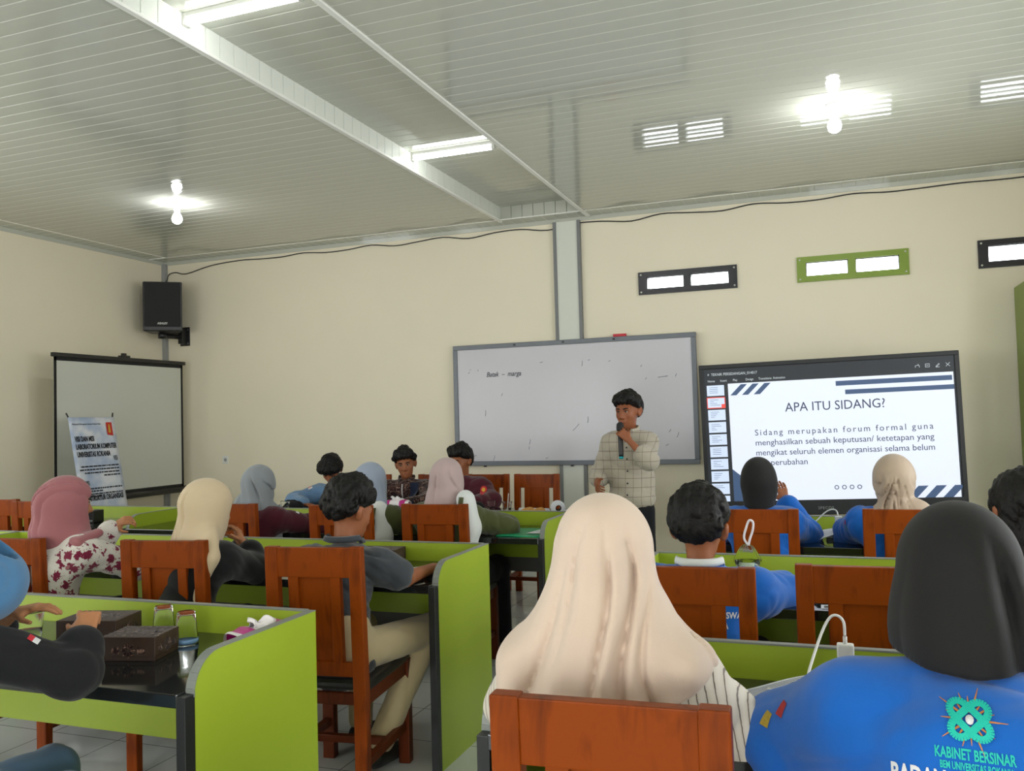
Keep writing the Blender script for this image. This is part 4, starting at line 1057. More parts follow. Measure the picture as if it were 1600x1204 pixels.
def pattern_mat(name, kind):
    m = cloth(name, (.5, .5, .5)); N, L = nodes(m); tc = N.new('ShaderNodeTexCoord')
    if kind == 'stripe':
        w = N.new('ShaderNodeTexWave'); w.bands_direction = 'X'; w.inputs['Scale'].default_value = 21; w.inputs['Distortion'].default_value = .4; w.inputs['Detail Scale'].default_value = 4; w.inputs['Detail'].default_value = 1
        mp = N.new('ShaderNodeMapping'); mp.inputs['Rotation'].default_value = (0, .12, 0); L.new(tc.outputs['Object'], mp.inputs[0]); L.new(mp.outputs[0], w.inputs['Vector'])
        r = ramp(N, [(.0, lin(96, 84, 74)), (.03, lin(130, 116, 102)), (.075, lin(206, 196, 180)), (1, lin(214, 205, 190))]); L.new(w.outputs['Fac'], r.inputs[0])
    elif kind == 'flower':
        v = N.new('ShaderNodeTexVoronoi'); v.inputs['Scale'].default_value = 19; v.inputs['Randomness'].default_value = .8
        no = N.new('ShaderNodeTexNoise'); no.inputs['Scale'].default_value = 75; mx = N.new('ShaderNodeMix'); mx.data_type = 'VECTOR'; mx.inputs[0].default_value = .05
        L.new(tc.outputs['Object'], mx.inputs[4]); L.new(tc.outputs['Object'], no.inputs['Vector']); L.new(no.outputs['Color'], mx.inputs[5]); L.new(mx.outputs[1], v.inputs['Vector'])
        r = ramp(N, [(.0, lin(112, 22, 52)), (.37, lin(126, 36, 64)), (.42, lin(214, 208, 200)), (1, lin(222, 218, 210))], 'LINEAR'); L.new(v.outputs['Distance'], r.inputs[0])
    elif kind == 'batik':
        no = N.new('ShaderNodeTexNoise'); no.inputs['Scale'].default_value = 11; no.inputs['Detail'].default_value = 2; no.inputs['Distortion'].default_value = 2.5; L.new(tc.outputs['Object'], no.inputs['Vector'])
        r = ramp(N, [(.0, lin(30, 14, 14)), (.47, lin(38, 16, 18)), (.495, lin(160, 128, 112)), (.52, lin(40, 18, 18)), (.60, lin(34, 15, 15)), (.62, lin(120, 84, 72)), (.65, lin(30, 13, 13))]); L.new(no.outputs['Fac'], r.inputs[0])
    elif kind == 'check':
        sep = N.new('ShaderNodeSeparateXYZ'); L.new(tc.outputs['Object'], sep.inputs[0])
        def line(o, per, wd, ph=0):
            a = N.new('ShaderNodeMath'); a.operation = 'ADD'; a.inputs[1].default_value = 10+ph; L.new(sep.outputs[o], a.inputs[0])
            d = N.new('ShaderNodeMath'); d.operation = 'DIVIDE'; d.inputs[1].default_value = per; L.new(a.outputs[0], d.inputs[0])
            f = N.new('ShaderNodeMath'); f.operation = 'FRACT'; L.new(d.outputs[0], f.inputs[0])
            l = N.new('ShaderNodeMath'); l.operation = 'LESS_THAN'; l.inputs[1].default_value = wd; L.new(f.outputs[0], l.inputs[0]); return l.outputs[0]
        a = N.new('ShaderNodeMath'); a.operation = 'MAXIMUM'; L.new(line('X', .052, .045), a.inputs[0]); L.new(line('Z', .060, .055), a.inputs[1])
        r = ramp(N, [(0, lin(172, 163, 148)), (1, lin(116, 105, 92))]); L.new(a.outputs[0], r.inputs[0])
    elif kind == 'darkflower':
        v = N.new('ShaderNodeTexVoronoi'); v.inputs['Scale'].default_value = 13; L.new(tc.outputs['Object'], v.inputs['Vector'])
        r = ramp(N, [(.0, lin(150, 60, 66)), (.10, lin(110, 30, 40)), (.14, lin(18, 17, 19)), (1, lin(20, 19, 21))]); L.new(v.outputs['Distance'], r.inputs[0])
    base_from(m, r.outputs[0]); return m
for n_, k_ in (('stripe_blouse', 'stripe'), ('flower_blouse', 'flower'), ('batik_shirt', 'batik'), ('check_shirt', 'check'), ('dark_flower_dress', 'darkflower')): M[k_] = pattern_mat(n_, k_)

def fan(apex, rt, amp=.012, n=9, seed=0, spread=.10, start=.05, sharp=3, twist=0, grow=.22):
    """folds that fan out downwards from a point: rounded ridges between narrow valleys"""
    apex = v3(*apex); rt = v3(*rt); fw = np.array([-rt[1], rt[0], 0], np.float32); rs = np.random.RandomState(seed); ph = rs.uniform(0, 6.28, 6)
    def fn(P):
        q = P-apex; dz = -q[:, 2]; x = q @ rt; y = q @ fw
        u = np.arctan2(x+twist*dz, np.maximum(dz, 0)*.5+spread)+np.where(y > 0, y*2.5, 0)
        w = .35*np.sin(dz*9+ph[0])+.25*np.sin(dz*17+u*3+ph[1])
        t = np.clip((dz-start)/grow, 0, 1); t = t*t*(3-2*t)
        v1 = (1-np.abs(np.sin(u*n*.5+ph[2]+w)))**sharp; v2 = (1-np.abs(np.sin(u*n*.93+ph[3]+w*1.6)))**sharp
        m1 = .55+.45*np.sin(u*2.1+dz*5+ph[4]); m2 = .5+.5*np.sin(u*3.3-dz*7+ph[5]); ridge = np.sin(u*n*.5+ph[2]+w+1.57)**2
        return (amp*t*(1.5*v1*m1+.9*v2*m2-.45*ridge*m1)).astype(np.float32)
    return fn

# ------------------------------------------------------------------ people
UP = v3(0, 0, 1)
# woman nearest the viewer, cream hijab
p = Body('woman in a long cream hijab and striped blouse, seen from behind', (-.42, 1.77), 4, (-.448, 1.74, 1.152), 2, 4, female=True, sw=.150, bs=.92, hipz=.56, vox=.008, face=False,
    arms=[dict(e=(-.70, 1.86, .80), w=(-.52, 2.03, .80), d=(.7, .5, 0), n=(0, 0, -1), curl=.3), dict(e=(-.185, 1.85, .775), w=(-.36, 1.98, .79), d=(-.7, .4, 0), n=(0, 0, -1), curl=.3)])
p.top('blouse', M['stripe'], 1.0, .016, vox=.006, wr=.007, seed=3, puff=.014, fwr=40)
p.trousers(M['blackpants'], 'skirt', .03, .12); p.shoes(M['shoe'])
c = p.head
def hem12(P):
    x = P[..., 0]+.445
    return (np.where(x > 0, .80+.74*x, .845+.0*x)+.006*np.sin(x*60)-P[..., 2]).astype(np.float32)
hj = p.hijab(M['cream'], [(c+v3(0, -.03, .03), c+v3(.0, -.04, -.10), (.090, .100), (.115, .108), .05), (c+v3(0, -.04, -.10), c+v3(-.03, -.075, -.36), (.115, .10), (.150, .115), .05),
    (c+v3(.0, -.02, -.13), c+v3(.0, -.02, -.23), (.115, .11), (.195, .155), .04), (c+v3(.04, -.03, -.155), c+v3(.180, -.035, -.178), (.11, .050), (.10, .042), .09, v3(0, 1, 0)), (c+v3(-.04, -.02, -.155), c+v3(-.165, -.01, -.178), (.125, .050), (.12, .044), .09, v3(0, 1, 0)), (c+v3(-.170, -.02, -.20), c+v3(-.172, -.03, -.30), (.12, .036), (.13, .036), .03, v3(0, 1, 0))],
    folds=fan(c+v3(.02, -.06, .13), p.rt, .027, 9, 13, .09, .0, grow=.16), hem=hem12, size=1.0, opening=True, vox=.006)
b = MB()
for dz in (0, -.016): b.lathe([(0, .004), (.0045, .002), (.005, 0)], c+v3(.032, -.092, .103+dz)-v3(*p.root_loc), 10, axis=(.2, -.8, .6))
b.build('hijab_pin', mat('gold_pin', lin(190, 150, 60), .3, metal=.8), hj)

# woman in the blue jacket, black hijab
p = Body('woman in a large black hijab and bright blue jacket lettered KABINET BERSINAR', (.235, 1.50), 3, (.200, 1.75, 1.135), 3, 12, female=True, sw=.185, bs=.95, shz=.085, hipz=.56, vox=.008, face=False, slump=-.03,
    arms=[dict(e=(-.115, 1.82, .80), w=(.02, 2.04, .81), d=(.6, .6, 0), n=(0, 0, -1), curl=.3), dict(e=(.55, 1.80, .80), w=(.42, 2.0, .80), d=(-.5, .7, 0), n=(0, 0, -1), curl=.3)])
jk = p.top('jacket', M['blue_jacket'], 1.0, .036, vox=.006, wr=.0065, seed=23, puff=.016, fwr=34)
p.trousers(M['blackpants'], 'skirt', .03, .12); p.shoes(M['shoe'])
c = p.head
hem13 = lambda P: (1.005+.10*np.abs(P[..., 0]-.20)-.0*P[..., 0]-P[..., 2]).astype(np.float32)
hj = p.hijab(M['black_hijab'], [(c+v3(0, -.02, .03), c+v3(.0, -.03, -.08), (.094, .108), (.118, .125), .04), (c+v3(0, -.03, -.08), c+v3(.02, -.05, -.25), (.118, .12), (.128, .12), .04)],
    folds=fan(c+v3(-.02, -.06, .12), p.rt, .024, 7, 21, .10, .0, grow=.14, sharp=2), hem=hem13, size=1.03, vox=.006)
MB().lathe([(0, .007), (.005, .004), (.006, 0)], c+v3(-.002, -.050, .135)-v3(*p.root_loc), 10, axis=(0, -.3, 1)).build('hijab_pin', M['steel'], hj)
M['thread_white'] = mat('white_thread', lin(222, 222, 224), .7); M['thread_teal'] = mat('teal_thread', lin(20, 196, 176), .6, bump=.3, bscale=700); M['thread_orange'] = mat('orange_thread', lin(206, 130, 62), .6)
dp = v3(.10, .95, -.30); xd = v3(1, -.02, -.035); zd = v3(0, .3, 1)
def mark(src, name, m, o, off=.002, xd=xd): return p.decal(jk, src, m, name, o, xd, zd, dp, off)
mark(text_shape('KABINET BERSINAR', .022, .110, bold=.0006), 'lettering', M['thread_teal'], (.127, 1.5, .913))
mark(text_shape('BEM UNIVERSITAS ROKANIA', .015, .100, bold=.0004), 'lettering', M['thread_teal'], (.134, 1.5, .897))
mark(text_shape('BADAN EKSEKUTIF MAHASISWA', .040, .345, bold=.0014), 'lettering', M['thread_white'], (.062, 1.5, .866))
mark(text_shape('UNIVERSITAS ROKANIA', .034, .26, bold=.001), 'lettering', M['thread_white'], (.10, 1.5, .828))
EO = (.178, 1.5, .972)
def rays(b):
    rs = random.Random(2)
    for k in range(20):
        a = k*math.pi/10; L = (.050, .034, .040, .034)[k % 4]+rs.uniform(-.003, .003); w = .0022; n = Vector((-math.sin(a), math.cos(a), 0))*w; d = Vector((math.cos(a), math.sin(a), 0))
        b.quad(d*.010+n, d*.010-n, d*L-n*.2, d*L+n*.2)
mark(shape(rays), 'emblem_rays', M['thread_orange'], EO, .002)
def loops(b):
    for k in range(2):
        pts = []
        a0 = math.pi/4+k*math.pi/2
        for i in range(41):
            t = i/40*2*math.pi; u = .033*math.cos(t); v = .0135*math.sin(t)*(1.0+.55*math.cos(t)**2)
            pts.append((u*math.cos(a0)-v*math.sin(a0), u*math.sin(a0)+v*math.cos(a0), 0))
        for q, r in zip(pts[:-1], pts[1:]):
            q = Vector(q); r = Vector(r); d = (r-q).normalized(); n = Vector((-d.y, d.x, 0))*.0054
            b.quad(q+n, q-n, r-n, r+n)
mark(shape(loops), 'emblem_knot', M['thread_teal'], EO, .0045)
mark(shape(lambda b: b.prism([(.006*math.cos(a*.6), .0075*math.sin(a*.6)) for a in range(10)], 0, .0003, 'XY')), 'emblem_centre', M['thread_white'], EO, .0055)
for k, (rgb, z) in enumerate(((lin(170, 40, 40), .90), (lin(176, 150, 50), .868))):
    p.decal(jk, shape(lambda b: b.quad((-.012, -.014, 0), (.012, -.014, 0), (.012, .014, 0), (-.012, .014, 0))), mat('sleeve_badge', rgb, .7, .4, 150), 'sleeve_badge', (-.15+.0*k, 1.70+.03*k, z), (.3, 1, 0), (0, 0, 1), (1, .25, -.1))

# woman at the bottom left, blue hijab
p = Body('woman in a black jacket and blue hijab gesturing at the bottom left', (-2.14, 1.38), -50, (-2.135, 1.56, 1.205), -52, 8, female=True, hipz=.56, vox=.007, skin='skin_fair',
    arms=[dict(e=(-2.40, 1.86, .83), w=(-2.135, 1.765, .955), d=(.80, .5, .20), n=(.1, .1, -1), curl=.32, thumb=.3, h=.0036), dict(e=(-1.845, 1.70, .832), w=(-1.868, 1.765, .918), d=(-.45, .55, .55), n=(-.5, .5, -.7), curl=.85, thumb=.5, h=.0036)],
    knees=[(-1.90, 1.72, .50), (-2.10, 1.86, .50)], ankles=[(-1.86, 1.76, .09), (-2.06, 1.90, .09)])
jk = p.top('jacket', M['black_cloth'], .78, .014, vox=.0065, wr=.006, seed=5, puff=.014, fwr=36); p.trousers(M['denim'], 'jeans'); p.shoes(M['shoe'])
c = p.head; rt = p.rt; fw = p.fwd
p.hijab(M['sky'], [(c+v3(0, 0, -.03), c+fw*.10-v3(0, 0, .14), (.09, .10), (.16, .10), .05), (c-v3(0, 0, .08), c-fw*.03-v3(0, 0, .22), (.09, .09), (.17, .10), .05)], folds=fan(c+v3(0, 0, .12), rt, .010, 6, 4, .1, .05), hem=lambda P: (.965+.25*np.abs((P-c) @ rt)-P[..., 2]).astype(np.float32), vox=.007)
camd = v3(-1.86, 1.6, -.52); camd /= np.linalg.norm(camd)
def rect(x0, y0, x1, y1): return shape(lambda b: b.quad((x0, y0, 0), (x1, y0, 0), (x1, y1, 0), (x0, y1, 0)))
px = np.cross(camd, UP); px /= np.linalg.norm(px); py = np.cross(px, camd); ang = math.radians(-38); dx = px*math.cos(ang)+py*math.sin(ang); dy = -px*math.sin(ang)+py*math.cos(ang)
p.decal(jk, rect(-.014, -.012, .0, .014), M['red'], 'flag_patch', (-1.870, 1.612, .945), dx, dy, camd, .003)
p.decal(jk, rect(.0, -.012, .015, .014), M['thread_white'], 'flag_patch', (-1.870, 1.612, .945), dx, dy, camd, .003)

# woman in the pink hijab
p = Body('woman in a dusty pink hijab and white blouse with maroon flowers', (-3.40, 3.02), -12, (-3.33, 3.05, 1.115), -34, 4, female=True, hipz=.56, vox=.007, skin='skin_fair',
    arms=[dict(e=(-3.50, 3.36, .84), w=(-3.43, 3.42, .965), d=(.85, .2, .45), n=(-.2, .6, -.7), curl=.75), dict(e=(-3.10, 3.22, .815), w=(-3.22, 3.42, .80), d=(-.5, .7, .0), n=(0, 0, -1), curl=.4)])
p.top('blouse', M['flower'], .9, .018, vox=.007, wr=.005, seed=6, puff=.012, fwr=40); p.trousers(M['blackpants'], 'skirt', .03, .12); p.shoes(M['shoe'])
c = p.head; hf = p.hf
p.hijab(M['pink'], [(c-hf*.05-v3(0, 0, .0), c-hf*.075-v3(0, 0, .13), (.085, .09), (.105, .075), .05), (c-hf*.07-v3(0, 0, .13), c-hf*.09-v3(0, 0, .30), (.105, .075), (.135, .05), .04), (c+hf*.01-v3(0, 0, .10), c-v3(0, 0, .175)+p.rt*.02, (.075, .075), (.13, .095), .04),
    (v3(-3.165, 3.06, .985), v3(-3.185, 2.96, .955), (.035, .02), (.038, .022), .03), (v3(-3.185, 2.96, .955), v3(-3.215, 2.935, .845), (.036, .018), (.020, .012), .02)],
    folds=fan(c+hf*.03+v3(0, 0, .06), np.cross(hf, UP), .022, 15, 22, .06, -.07, twist=.7, grow=.08, sharp=1.8), hem=lambda P: (np.where(P[..., 1] > 3.02, .93, .76)-P[..., 2]).astype(np.float32), bump_back=1.0, vox=.006)
p.face(0)

# woman resting her head on her hands
p = Body('woman in a beige hijab and black flowered dress resting her chin on her hands', (-2.64, 3.03), -12, (-2.612, 3.14, 1.092), -30, 12, female=True, hipz=.56, vox=.007, skin='skin_fair', slump=-.03,
    arms=[dict(e=(-2.66, 3.42, .80), w=(-2.585, 3.335, .915), d=(-.1, -.35, .9), n=(-.3, -.9, .1), curl=.55), dict(e=(-2.475, 3.30, .805), w=(-2.545, 3.295, .918), d=(-.35, -.10, .75), n=(-.7, -.5, .1), curl=.6)])
p.top('dress', M['darkflower'], .80, .018, vox=.007, wr=.005, seed=9, puff=.016, fwr=40); p.trousers(M['black_cloth'], 'skirt', .03, .12); p.shoes(M['shoe'])
c = p.head; hf = p.hf
p.hijab(M['beige'], [(c-hf*.03, c-hf*.05-v3(0, 0, .14), (.092, .098), (.115, .085), .05), (c-hf*.05-v3(0, 0, .12), c-hf*.06-v3(.06, 0, .26), (.11, .08), (.145, .06), .04),
    (v3(-2.545, 3.05, .985), v3(-2.495, 2.985, .90), (.055, .04), (.062, .045), .03), (v3(-2.495, 2.985, .90), v3(-2.525, 2.955, .735), (.06, .042), (.016, .014), .02)],
    folds=fan(c+hf*.05+v3(0, 0, .07), np.cross(hf, UP), .024, 13, 15, .07, -.05, twist=.3, grow=.09, sharp=2), hem=lambda P: (np.where(P[..., 0] > -2.60, .70, .80)-P[..., 2]).astype(np.float32), vox=.006)
p.face(0)

# man in the dark polo
p = Body('man in a dark grey polo shirt and khaki trousers reading a paper', (-1.90, 3.05), -6, (-1.950, 3.235, 1.075), -22, 14, eo=.012, sw=.195, hipz=.56, vox=.007, skin='skin', slump=-.02,
    arms=[dict(e=(-2.14, 3.40, .82), w=(-1.945, 3.46, .825), d=(.9, .15, -.1), n=(0, .1, -1), curl=.25), dict(e=(-1.685, 3.225, .805), w=(-1.665, 3.455, .812), d=(-.25, .9, -.05), n=(0, 0, -1), curl=.35)],
    knees=[(-2.06, 3.50, .53), (-1.72, 3.50, .53)], ankles=[(-2.05, 3.46, .09), (-1.84, 3.24, .09)])
tp = p.top('polo_shirt', M['polo'], .34, .013, vox=.007, wr=.006, seed=12, fwr=38); p.collar('collar', M['polo'], .072, .05); p.trousers(M['khaki'], 'trousers', .014); p.shoes(M['shoe'])
p.hair(style='full', seed=4, amp=.008, top=.045); p.face(.2)

# long grey hijab
p = Body('woman in a long grey hijab and maroon jacket, seen from behind', (-3.45, 4.56), -4, (-3.462, 4.65, 1.072), -8, 8, female=True, hipz=.56, vox=.009,
    arms=[None, dict(e=(-3.20, 4.82, .80), w=(-3.02, 4.88, .80), d=(.8, .4, 0), n=(0, 0, -1))])
jk = p.top('jacket', M['maroon'], 1, .022, wr=.006, seed=3, puff=.012); p.trousers(M['lightblue'], 'skirt', .03, .12); p.shoes(M['shoe'])
c = p.head
p.hijab(M['grey_h'], [(c-v3(0, .02, 0), c-v3(.02, .05, .14), (.095, .10), (.125, .085), .05), (c-v3(.02, .05, .14), c-v3(.05, .07, .36), (.125, .08), (.15, .07), .04), (c+v3(.10, .02, -.15), c+v3(.13, -.02, -.33), (.05, .04), (.05, .03), .03)],
    folds=fan(c+v3(.02, -.03, .1), p.rt, .023, 10, 16, .1, .0, twist=-.3, grow=.12, sharp=2), hem=lambda P: (.72+0*P[..., 0]-P[..., 2]).astype(np.float32), vox=.0075)
p.decal(jk, rect(-.012, -.012, .012, .0), M['thread_white'], 'flag_patch', (-3.21, 4.70, .905), (1, .2, -.5), (.4, 0, 1), (-.55, .8, -.15)); p.decal(jk, rect(-.012, .0, .012, .012), M['red'], 'flag_patch', (-3.21, 4.70, .905), (1, .2, -.5), (.4, 0, 1), (-.55, .8, -.15))

# pale blue hijab and mauve hijab, both in olive jackets with white panels
def olive_lady(label, hip, head, hyaw, hm, seed, ext, px_=0, pz_=0):
    p = Body(label, hip, -4, head, hyaw, 6, female=True, hipz=.56, vox=.009, arms=[None, dict(e=(hip[0]+.27, hip[1]+.22, .805), w=(hip[0]+.16, hip[1]+.40, .80), d=(-.5, .6, 0), n=(0, 0, -1))])
    p.top('jacket', M['olive'], 1, .022, wr=.006, seed=seed, puff=.016); p.trousers(M['blackpants'], 'skirt', .03, .12); p.shoes(M['shoe']); c = p.head
    F = Field(c-v3(.1, .3, .5), c+v3(.32, .2, .0), .008)
    NN = p.N+p.rt*px_+v3(0, 0, pz_)
    F.econe(NN+p.rt*.10-v3(0, .055, .0), NN+p.rt*.15-v3(0, .10, .15), (.055, .06), (.055, .065), p.rt, .03); F.econe(NN+p.rt*.15-v3(0, .10, .15), NN+p.rt*.11-v3(0, .11, .36), (.05, .06), (.06, .06), p.rt, .03)
    pn = p.part([F], 'white_panel', M['white_cloth'])
    b = MB(); r0 = v3(*p.root_loc)
    b.grid(lambda u, v: NN+p.rt*(.10+(u-.5)*.028-.02*v*v)+v3(0, -.119-.055*min(1, v*2.2), .022-.32*v)-r0, 2, 10); sp = b.build('strap', M['olive'], p.body); solidify(sp, .006)
    p.hijab(hm, [(c-v3(0, .02, 0), c-v3(.0, .04, .12), (.095, .10), (.115, .09), .05), (c-v3(0, .04, .12), c-v3(.01, .04, .22), (.11, .09), ext, .04)], folds=fan(c+v3(-.02, -.03, .1), p.rt, .024, 11, seed, .1, .0, twist=.2, grow=.12, sharp=2), hem=lambda P: (c[2]-.235+0*P[..., 0]-P[..., 2]).astype(np.float32), vox=.007)
    return p
olive_lady('woman in a pale blue hijab, mostly hidden behind the dark-haired man in grey', (-2.66, 4.60), (-2.690, 4.72, 1.078), 0, M['paleblue'], 8, (.15, .10))
olive_lady('woman in a mauve hijab and olive jacket with a white panel', (-2.13, 4.66), (-2.172, 4.72, 1.100), 0, M['mauve'], 14, (.155, .11), .055, .045)

# the three men at the head table
p = Body('man in a denim blue jacket bowing his head at the head table', (-3.97, 6.62), 184, (-3.995, 6.35, 1.065), 190, 40, sw=.185, hipz=.56, vox=.009, slump=-.07,
    arms=[dict(e=(-3.72, 6.30, .80), w=(-3.86, 6.12, .80), d=(-.7, -.4, 0), n=(0, 0, -1)), dict(e=(-4.28, 6.22, .815), w=(-4.10, 6.08, .80), d=(.85, -.2, 0), n=(0, 0, -1))])
jk = p.top('jacket', M['denim'], .95, .022, wr=.006, seed=2, puff=.012); p.trousers(M['blackpants']); p.shoes(M['shoe']); p.hair(style='mop', seed=7); p.face()
p.decal(jk, rect(-.02, -.016, .02, .0), M['thread_white'], 'flag_patch', (-4.18, 6.3, .925), (1, .1, .5), (-.4, .2, 1), (-.5, .85, -.1)); p.decal(jk, rect(-.02, .0, .02, .016), M['red'], 'flag_patch', (-4.18, 6.3, .925), (1, .1, .5), (-.4, .2, 1), (-.5, .85, -.1))
p = Body('man in a dark batik shirt facing the class at the head table', (-3.30, 6.68), 190, (-3.372, 6.50, 1.100), 200, 6, 6, sw=.185, hipz=.56, vox=.007, skin='skin',
    arms=[dict(e=(-3.11, 6.38, .81), w=(-3.24, 6.20, .80), d=(-.7, -.4, 0), n=(0, 0, -1)), dict(e=(-3.58, 6.42, .815), w=(-3.44, 6.20, .80), d=(.6, -.5, 0), n=(0, 0, -1))])
jk = p.top('batik_shirt', M['batik'], .9, .018, wr=.005, seed=4); p.collar('collar', M['batik'], .060, .045); p.trousers(M['blackpants']); p.shoes(M['shoe']); p.hair(style='swept', seed=9); p.face(.1)
p.decal(jk, rect(-.003, -.16, .003, .06), M['thread_white'], 'lanyard', (-3.365, 6.4, .88), (1, .25, 0), (0, 0, 1), (-.3, 1, 0), .004)
p.decal(jk, rect(-.035, -.2, .035, .05), M['navy'], 'strap', (-3.255, 6.4, .90), (1, .25, 0), (0, 0, 1), (-.3, 1, 0), .005)
p = Body('man in a maroon jacket at the head table, hidden behind the mauve hijab', (-2.80, 6.66), 172, (-2.862, 6.50, 1.118), 158, 8, sw=.18, hipz=.56, vox=.009,
    arms=[dict(e=(-2.56, 6.40, .815), w=(-2.62, 6.20, .82), d=(-.4, -.6, 0), n=(0, 0, -1)), dict(e=(-2.93, 6.40, .81), w=(-2.84, 6.20, .81), d=(.3, -.7, 0), n=(0, 0, -1))])
jk = p.top('jacket', M['maroon'], 1, .022, wr=.006, seed=5, puff=.012); p.trousers(M['blackpants']); p.shoes(M['shoe']); p.hair(style='swept', seed=3); p.face()
p.decal(jk, shape(lambda b: b.prism([(.028*math.cos(a*.4), .028*math.sin(a*.4)) for a in range(16)], 0, .0003, 'XY')), M['red'], 'round_badge', (-2.60, 6.3, .90), (1, .25, 0), (0, 0, 1), (-.3, 1, 0), .003)
p.decal(jk, shape(lambda b: b.prism([(.016*math.cos(a*.4), .016*math.sin(a*.4)) for a in range(16)], 0, .0003, 'XY')), mat('badge_yellow', lin(220, 170, 60), .6), 'round_badge', (-2.60, 6.3, .90), (1, .25, 0), (0, 0, 1), (-.3, 1, 0), .006)

# the speaker with the microphone
p = Body('standing man in a checked grey shirt speaking into a microphone', (-1.285, 5.72), 176, (-1.281, 5.70, 1.482), 160, 4, sw=.140, bs=.84, hipz=.84, vox=.0065, skin='skin_dark', neckback=.0,
    arms=[dict(sl=.62, e=(-1.118, 5.50, 1.165), w=(-1.245, 5.50, 1.300), d=(-.62, -.02, .70), n=(-.25, 1, -.2), curl=1.05, thumb=.7, h=.0036), dict(e=(-1.505, 5.74, 1.055), w=(-1.475, 5.55, 1.015), d=(.25, -.85, -.3), n=(1, .2, -.2), curl=.45, thumb=.2, h=.0036)],
    knees=[(-1.19, 5.70, .45), (-1.38, 5.70, .45)], ankles=[(-1.18, 5.74, .085), (-1.40, 5.74, .085)])
jk = p.top('shirt', M['check'], .70, .018, hem=(-1.285, 5.72, .91), wr=.005, seed=10, puff=.012, vox=.0065, loose=.012, fwr=36); p.collar('collar', M['check'], .058, .045); p.trousers(M['blackpants']); p.shoes(M['shoe']); p.hair(style='quiff', seed=6); p.face(-.1)
for z in (1.245, 1.17, 1.09, 1.01, .935): p.decal(jk, shape(lambda b: b.prism([(.006*math.cos(a*.7), .006*math.sin(a*.7)) for a in range(9)], 0, .0004, 'XY')), M['black'], 'button', (-1.285, 5.5, z), (1, 0, 0), (0, 0, 1), (0, 1, 0), .002)
a = p.arms[0]; d_ = a['d']/np.linalg.norm(a['d']); n_ = a['n']-d_*(a['n'] @ d_); n_ /= np.linalg.norm(n_); g = a['w']+d_*.075+n_*.028; ax = v3(-.06, .22, .97); ax /= np.linalg.norm(ax)
t = thing('microphone', 'black wireless microphone held to the standing man\'s mouth', 'microphone', tuple(g-ax*.165)); rot = Vector((0, 0, 1)).rotation_difference(Vector(ax)); t.rotation_mode = 'QUATERNION'; t.rotation_quaternion = rot
MB().lathe([(0, .0), (.0155, .0), (.016, .02), (.017, .10), (.019, .17), (0, .17)], seg=20).build('handle', M['black'], t); MB().lathe([(.0, -.012), (.0145, -.012), (.016, 0), (0, .001)], seg=20).build('end_ring', mat('teal_ring', lin(0, 150, 160), .4), t)
MB().lathe([(.019, .17), (.024, .178), (.0245, .20), (.022, .218), (.012, .228), (0, .230)], seg=20).build('grille', M['black_matt'], t)

# right block
p = Body('man with thick black hair, white collar and blue jacket, seen from behind', (-.43, 3.03), -4, (-.462, 3.14, 1.038), -4, 6, sw=.19, eo=.018, hipz=.56, vox=.007, face=False,
    arms=[None, dict(e=(-.195, 3.28, .80), w=(-.30, 3.46, .80), d=(-.4, .8, 0), n=(0, 0, -1))])
jk = p.top('jacket', M['blue_jacket'], 1, .024, wr=.005, seed=7, puff=.012, vox=.008); p.collar('collar', M['white_cloth'], .072, .055, False); p.trousers(M['denim_dark'], 'jeans'); p.shoes(M['shoe']); p.hair(style='full', seed=12, amp=.007, f=120, top=.06)
p.decal(jk, text_shape('BADAN EKSEKUTIF MAHASISWA', .028, .30, bold=.0008), M['thread_white'], 'lettering', (-.613, 2.95, .774), (1, 0, 0), (0, .1, 1), (.1, .99, -.1)); p.decal(jk, text_shape('UNIVERSITAS ROKANIA', .026, .21, bold=.0008), M['thread_white'], 'lettering', (-.560, 2.95, .742), (1, 0, 0), (0, .1, 1), (.1, .99, -.1))
p = Body('woman in a smooth black hijab and blue jacket right in front of the display', (-.345, 4.58), -4, (-.375, 4.68, 1.092), -6, 4, female=True, hipz=.56, vox=.009,
    arms=[dict(e=(-.60, 4.78, .80), w=(-.48, 4.95, .80), d=(.5, .6, 0), n=(0, 0, -1)), dict(e=(-.15, 4.86, .80), w=(-.262, 4.93, .965), d=(-.2, .2, .9), n=(-.4, .8, 0), curl=.3)])
p.top('jacket', M['blue_jacket'], .95, .022, wr=.006, seed=2, puff=.014); p.trousers(M['blackpants'], 'skirt', .03, .12); p.shoes(M['shoe']); c = p.head
p.hijab(M['black_hijab'], [(c-v3(0, .01, .02), c-v3(0, .01, .16), (.085, .095), (.075, .08), .04)], folds=fan(c+v3(0, -.05, .1), p.rt, .006, 7, 3, .1, .05), hem=lambda P: (c[2]-.175+0*P[..., 0]-P[..., 2]).astype(np.float32), size=.97)
p = Body('woman in a taupe satin hijab gathered at the nape, in front of the display', (.30, 4.62), 2, (.270, 4.70, 1.095), 4, 4, female=True, hipz=.56, vox=.009,
    arms=[dict(e=(.05, 4.86, .81), w=(.18, 5.0, .80), d=(.6, .5, 0), n=(0, 0, -1)), dict(e=(.55, 4.84, .81), w=(.44, 5.0, .80), d=(-.5, .6, 0), n=(0, 0, -1))])
jk = p.top('jacket', M['blue_jacket'], 1, .026, wr=.006, seed=4, puff=.014); p.trousers(M['blackpants'], 'skirt', .03, .12); p.shoes(M['shoe']); c = p.head
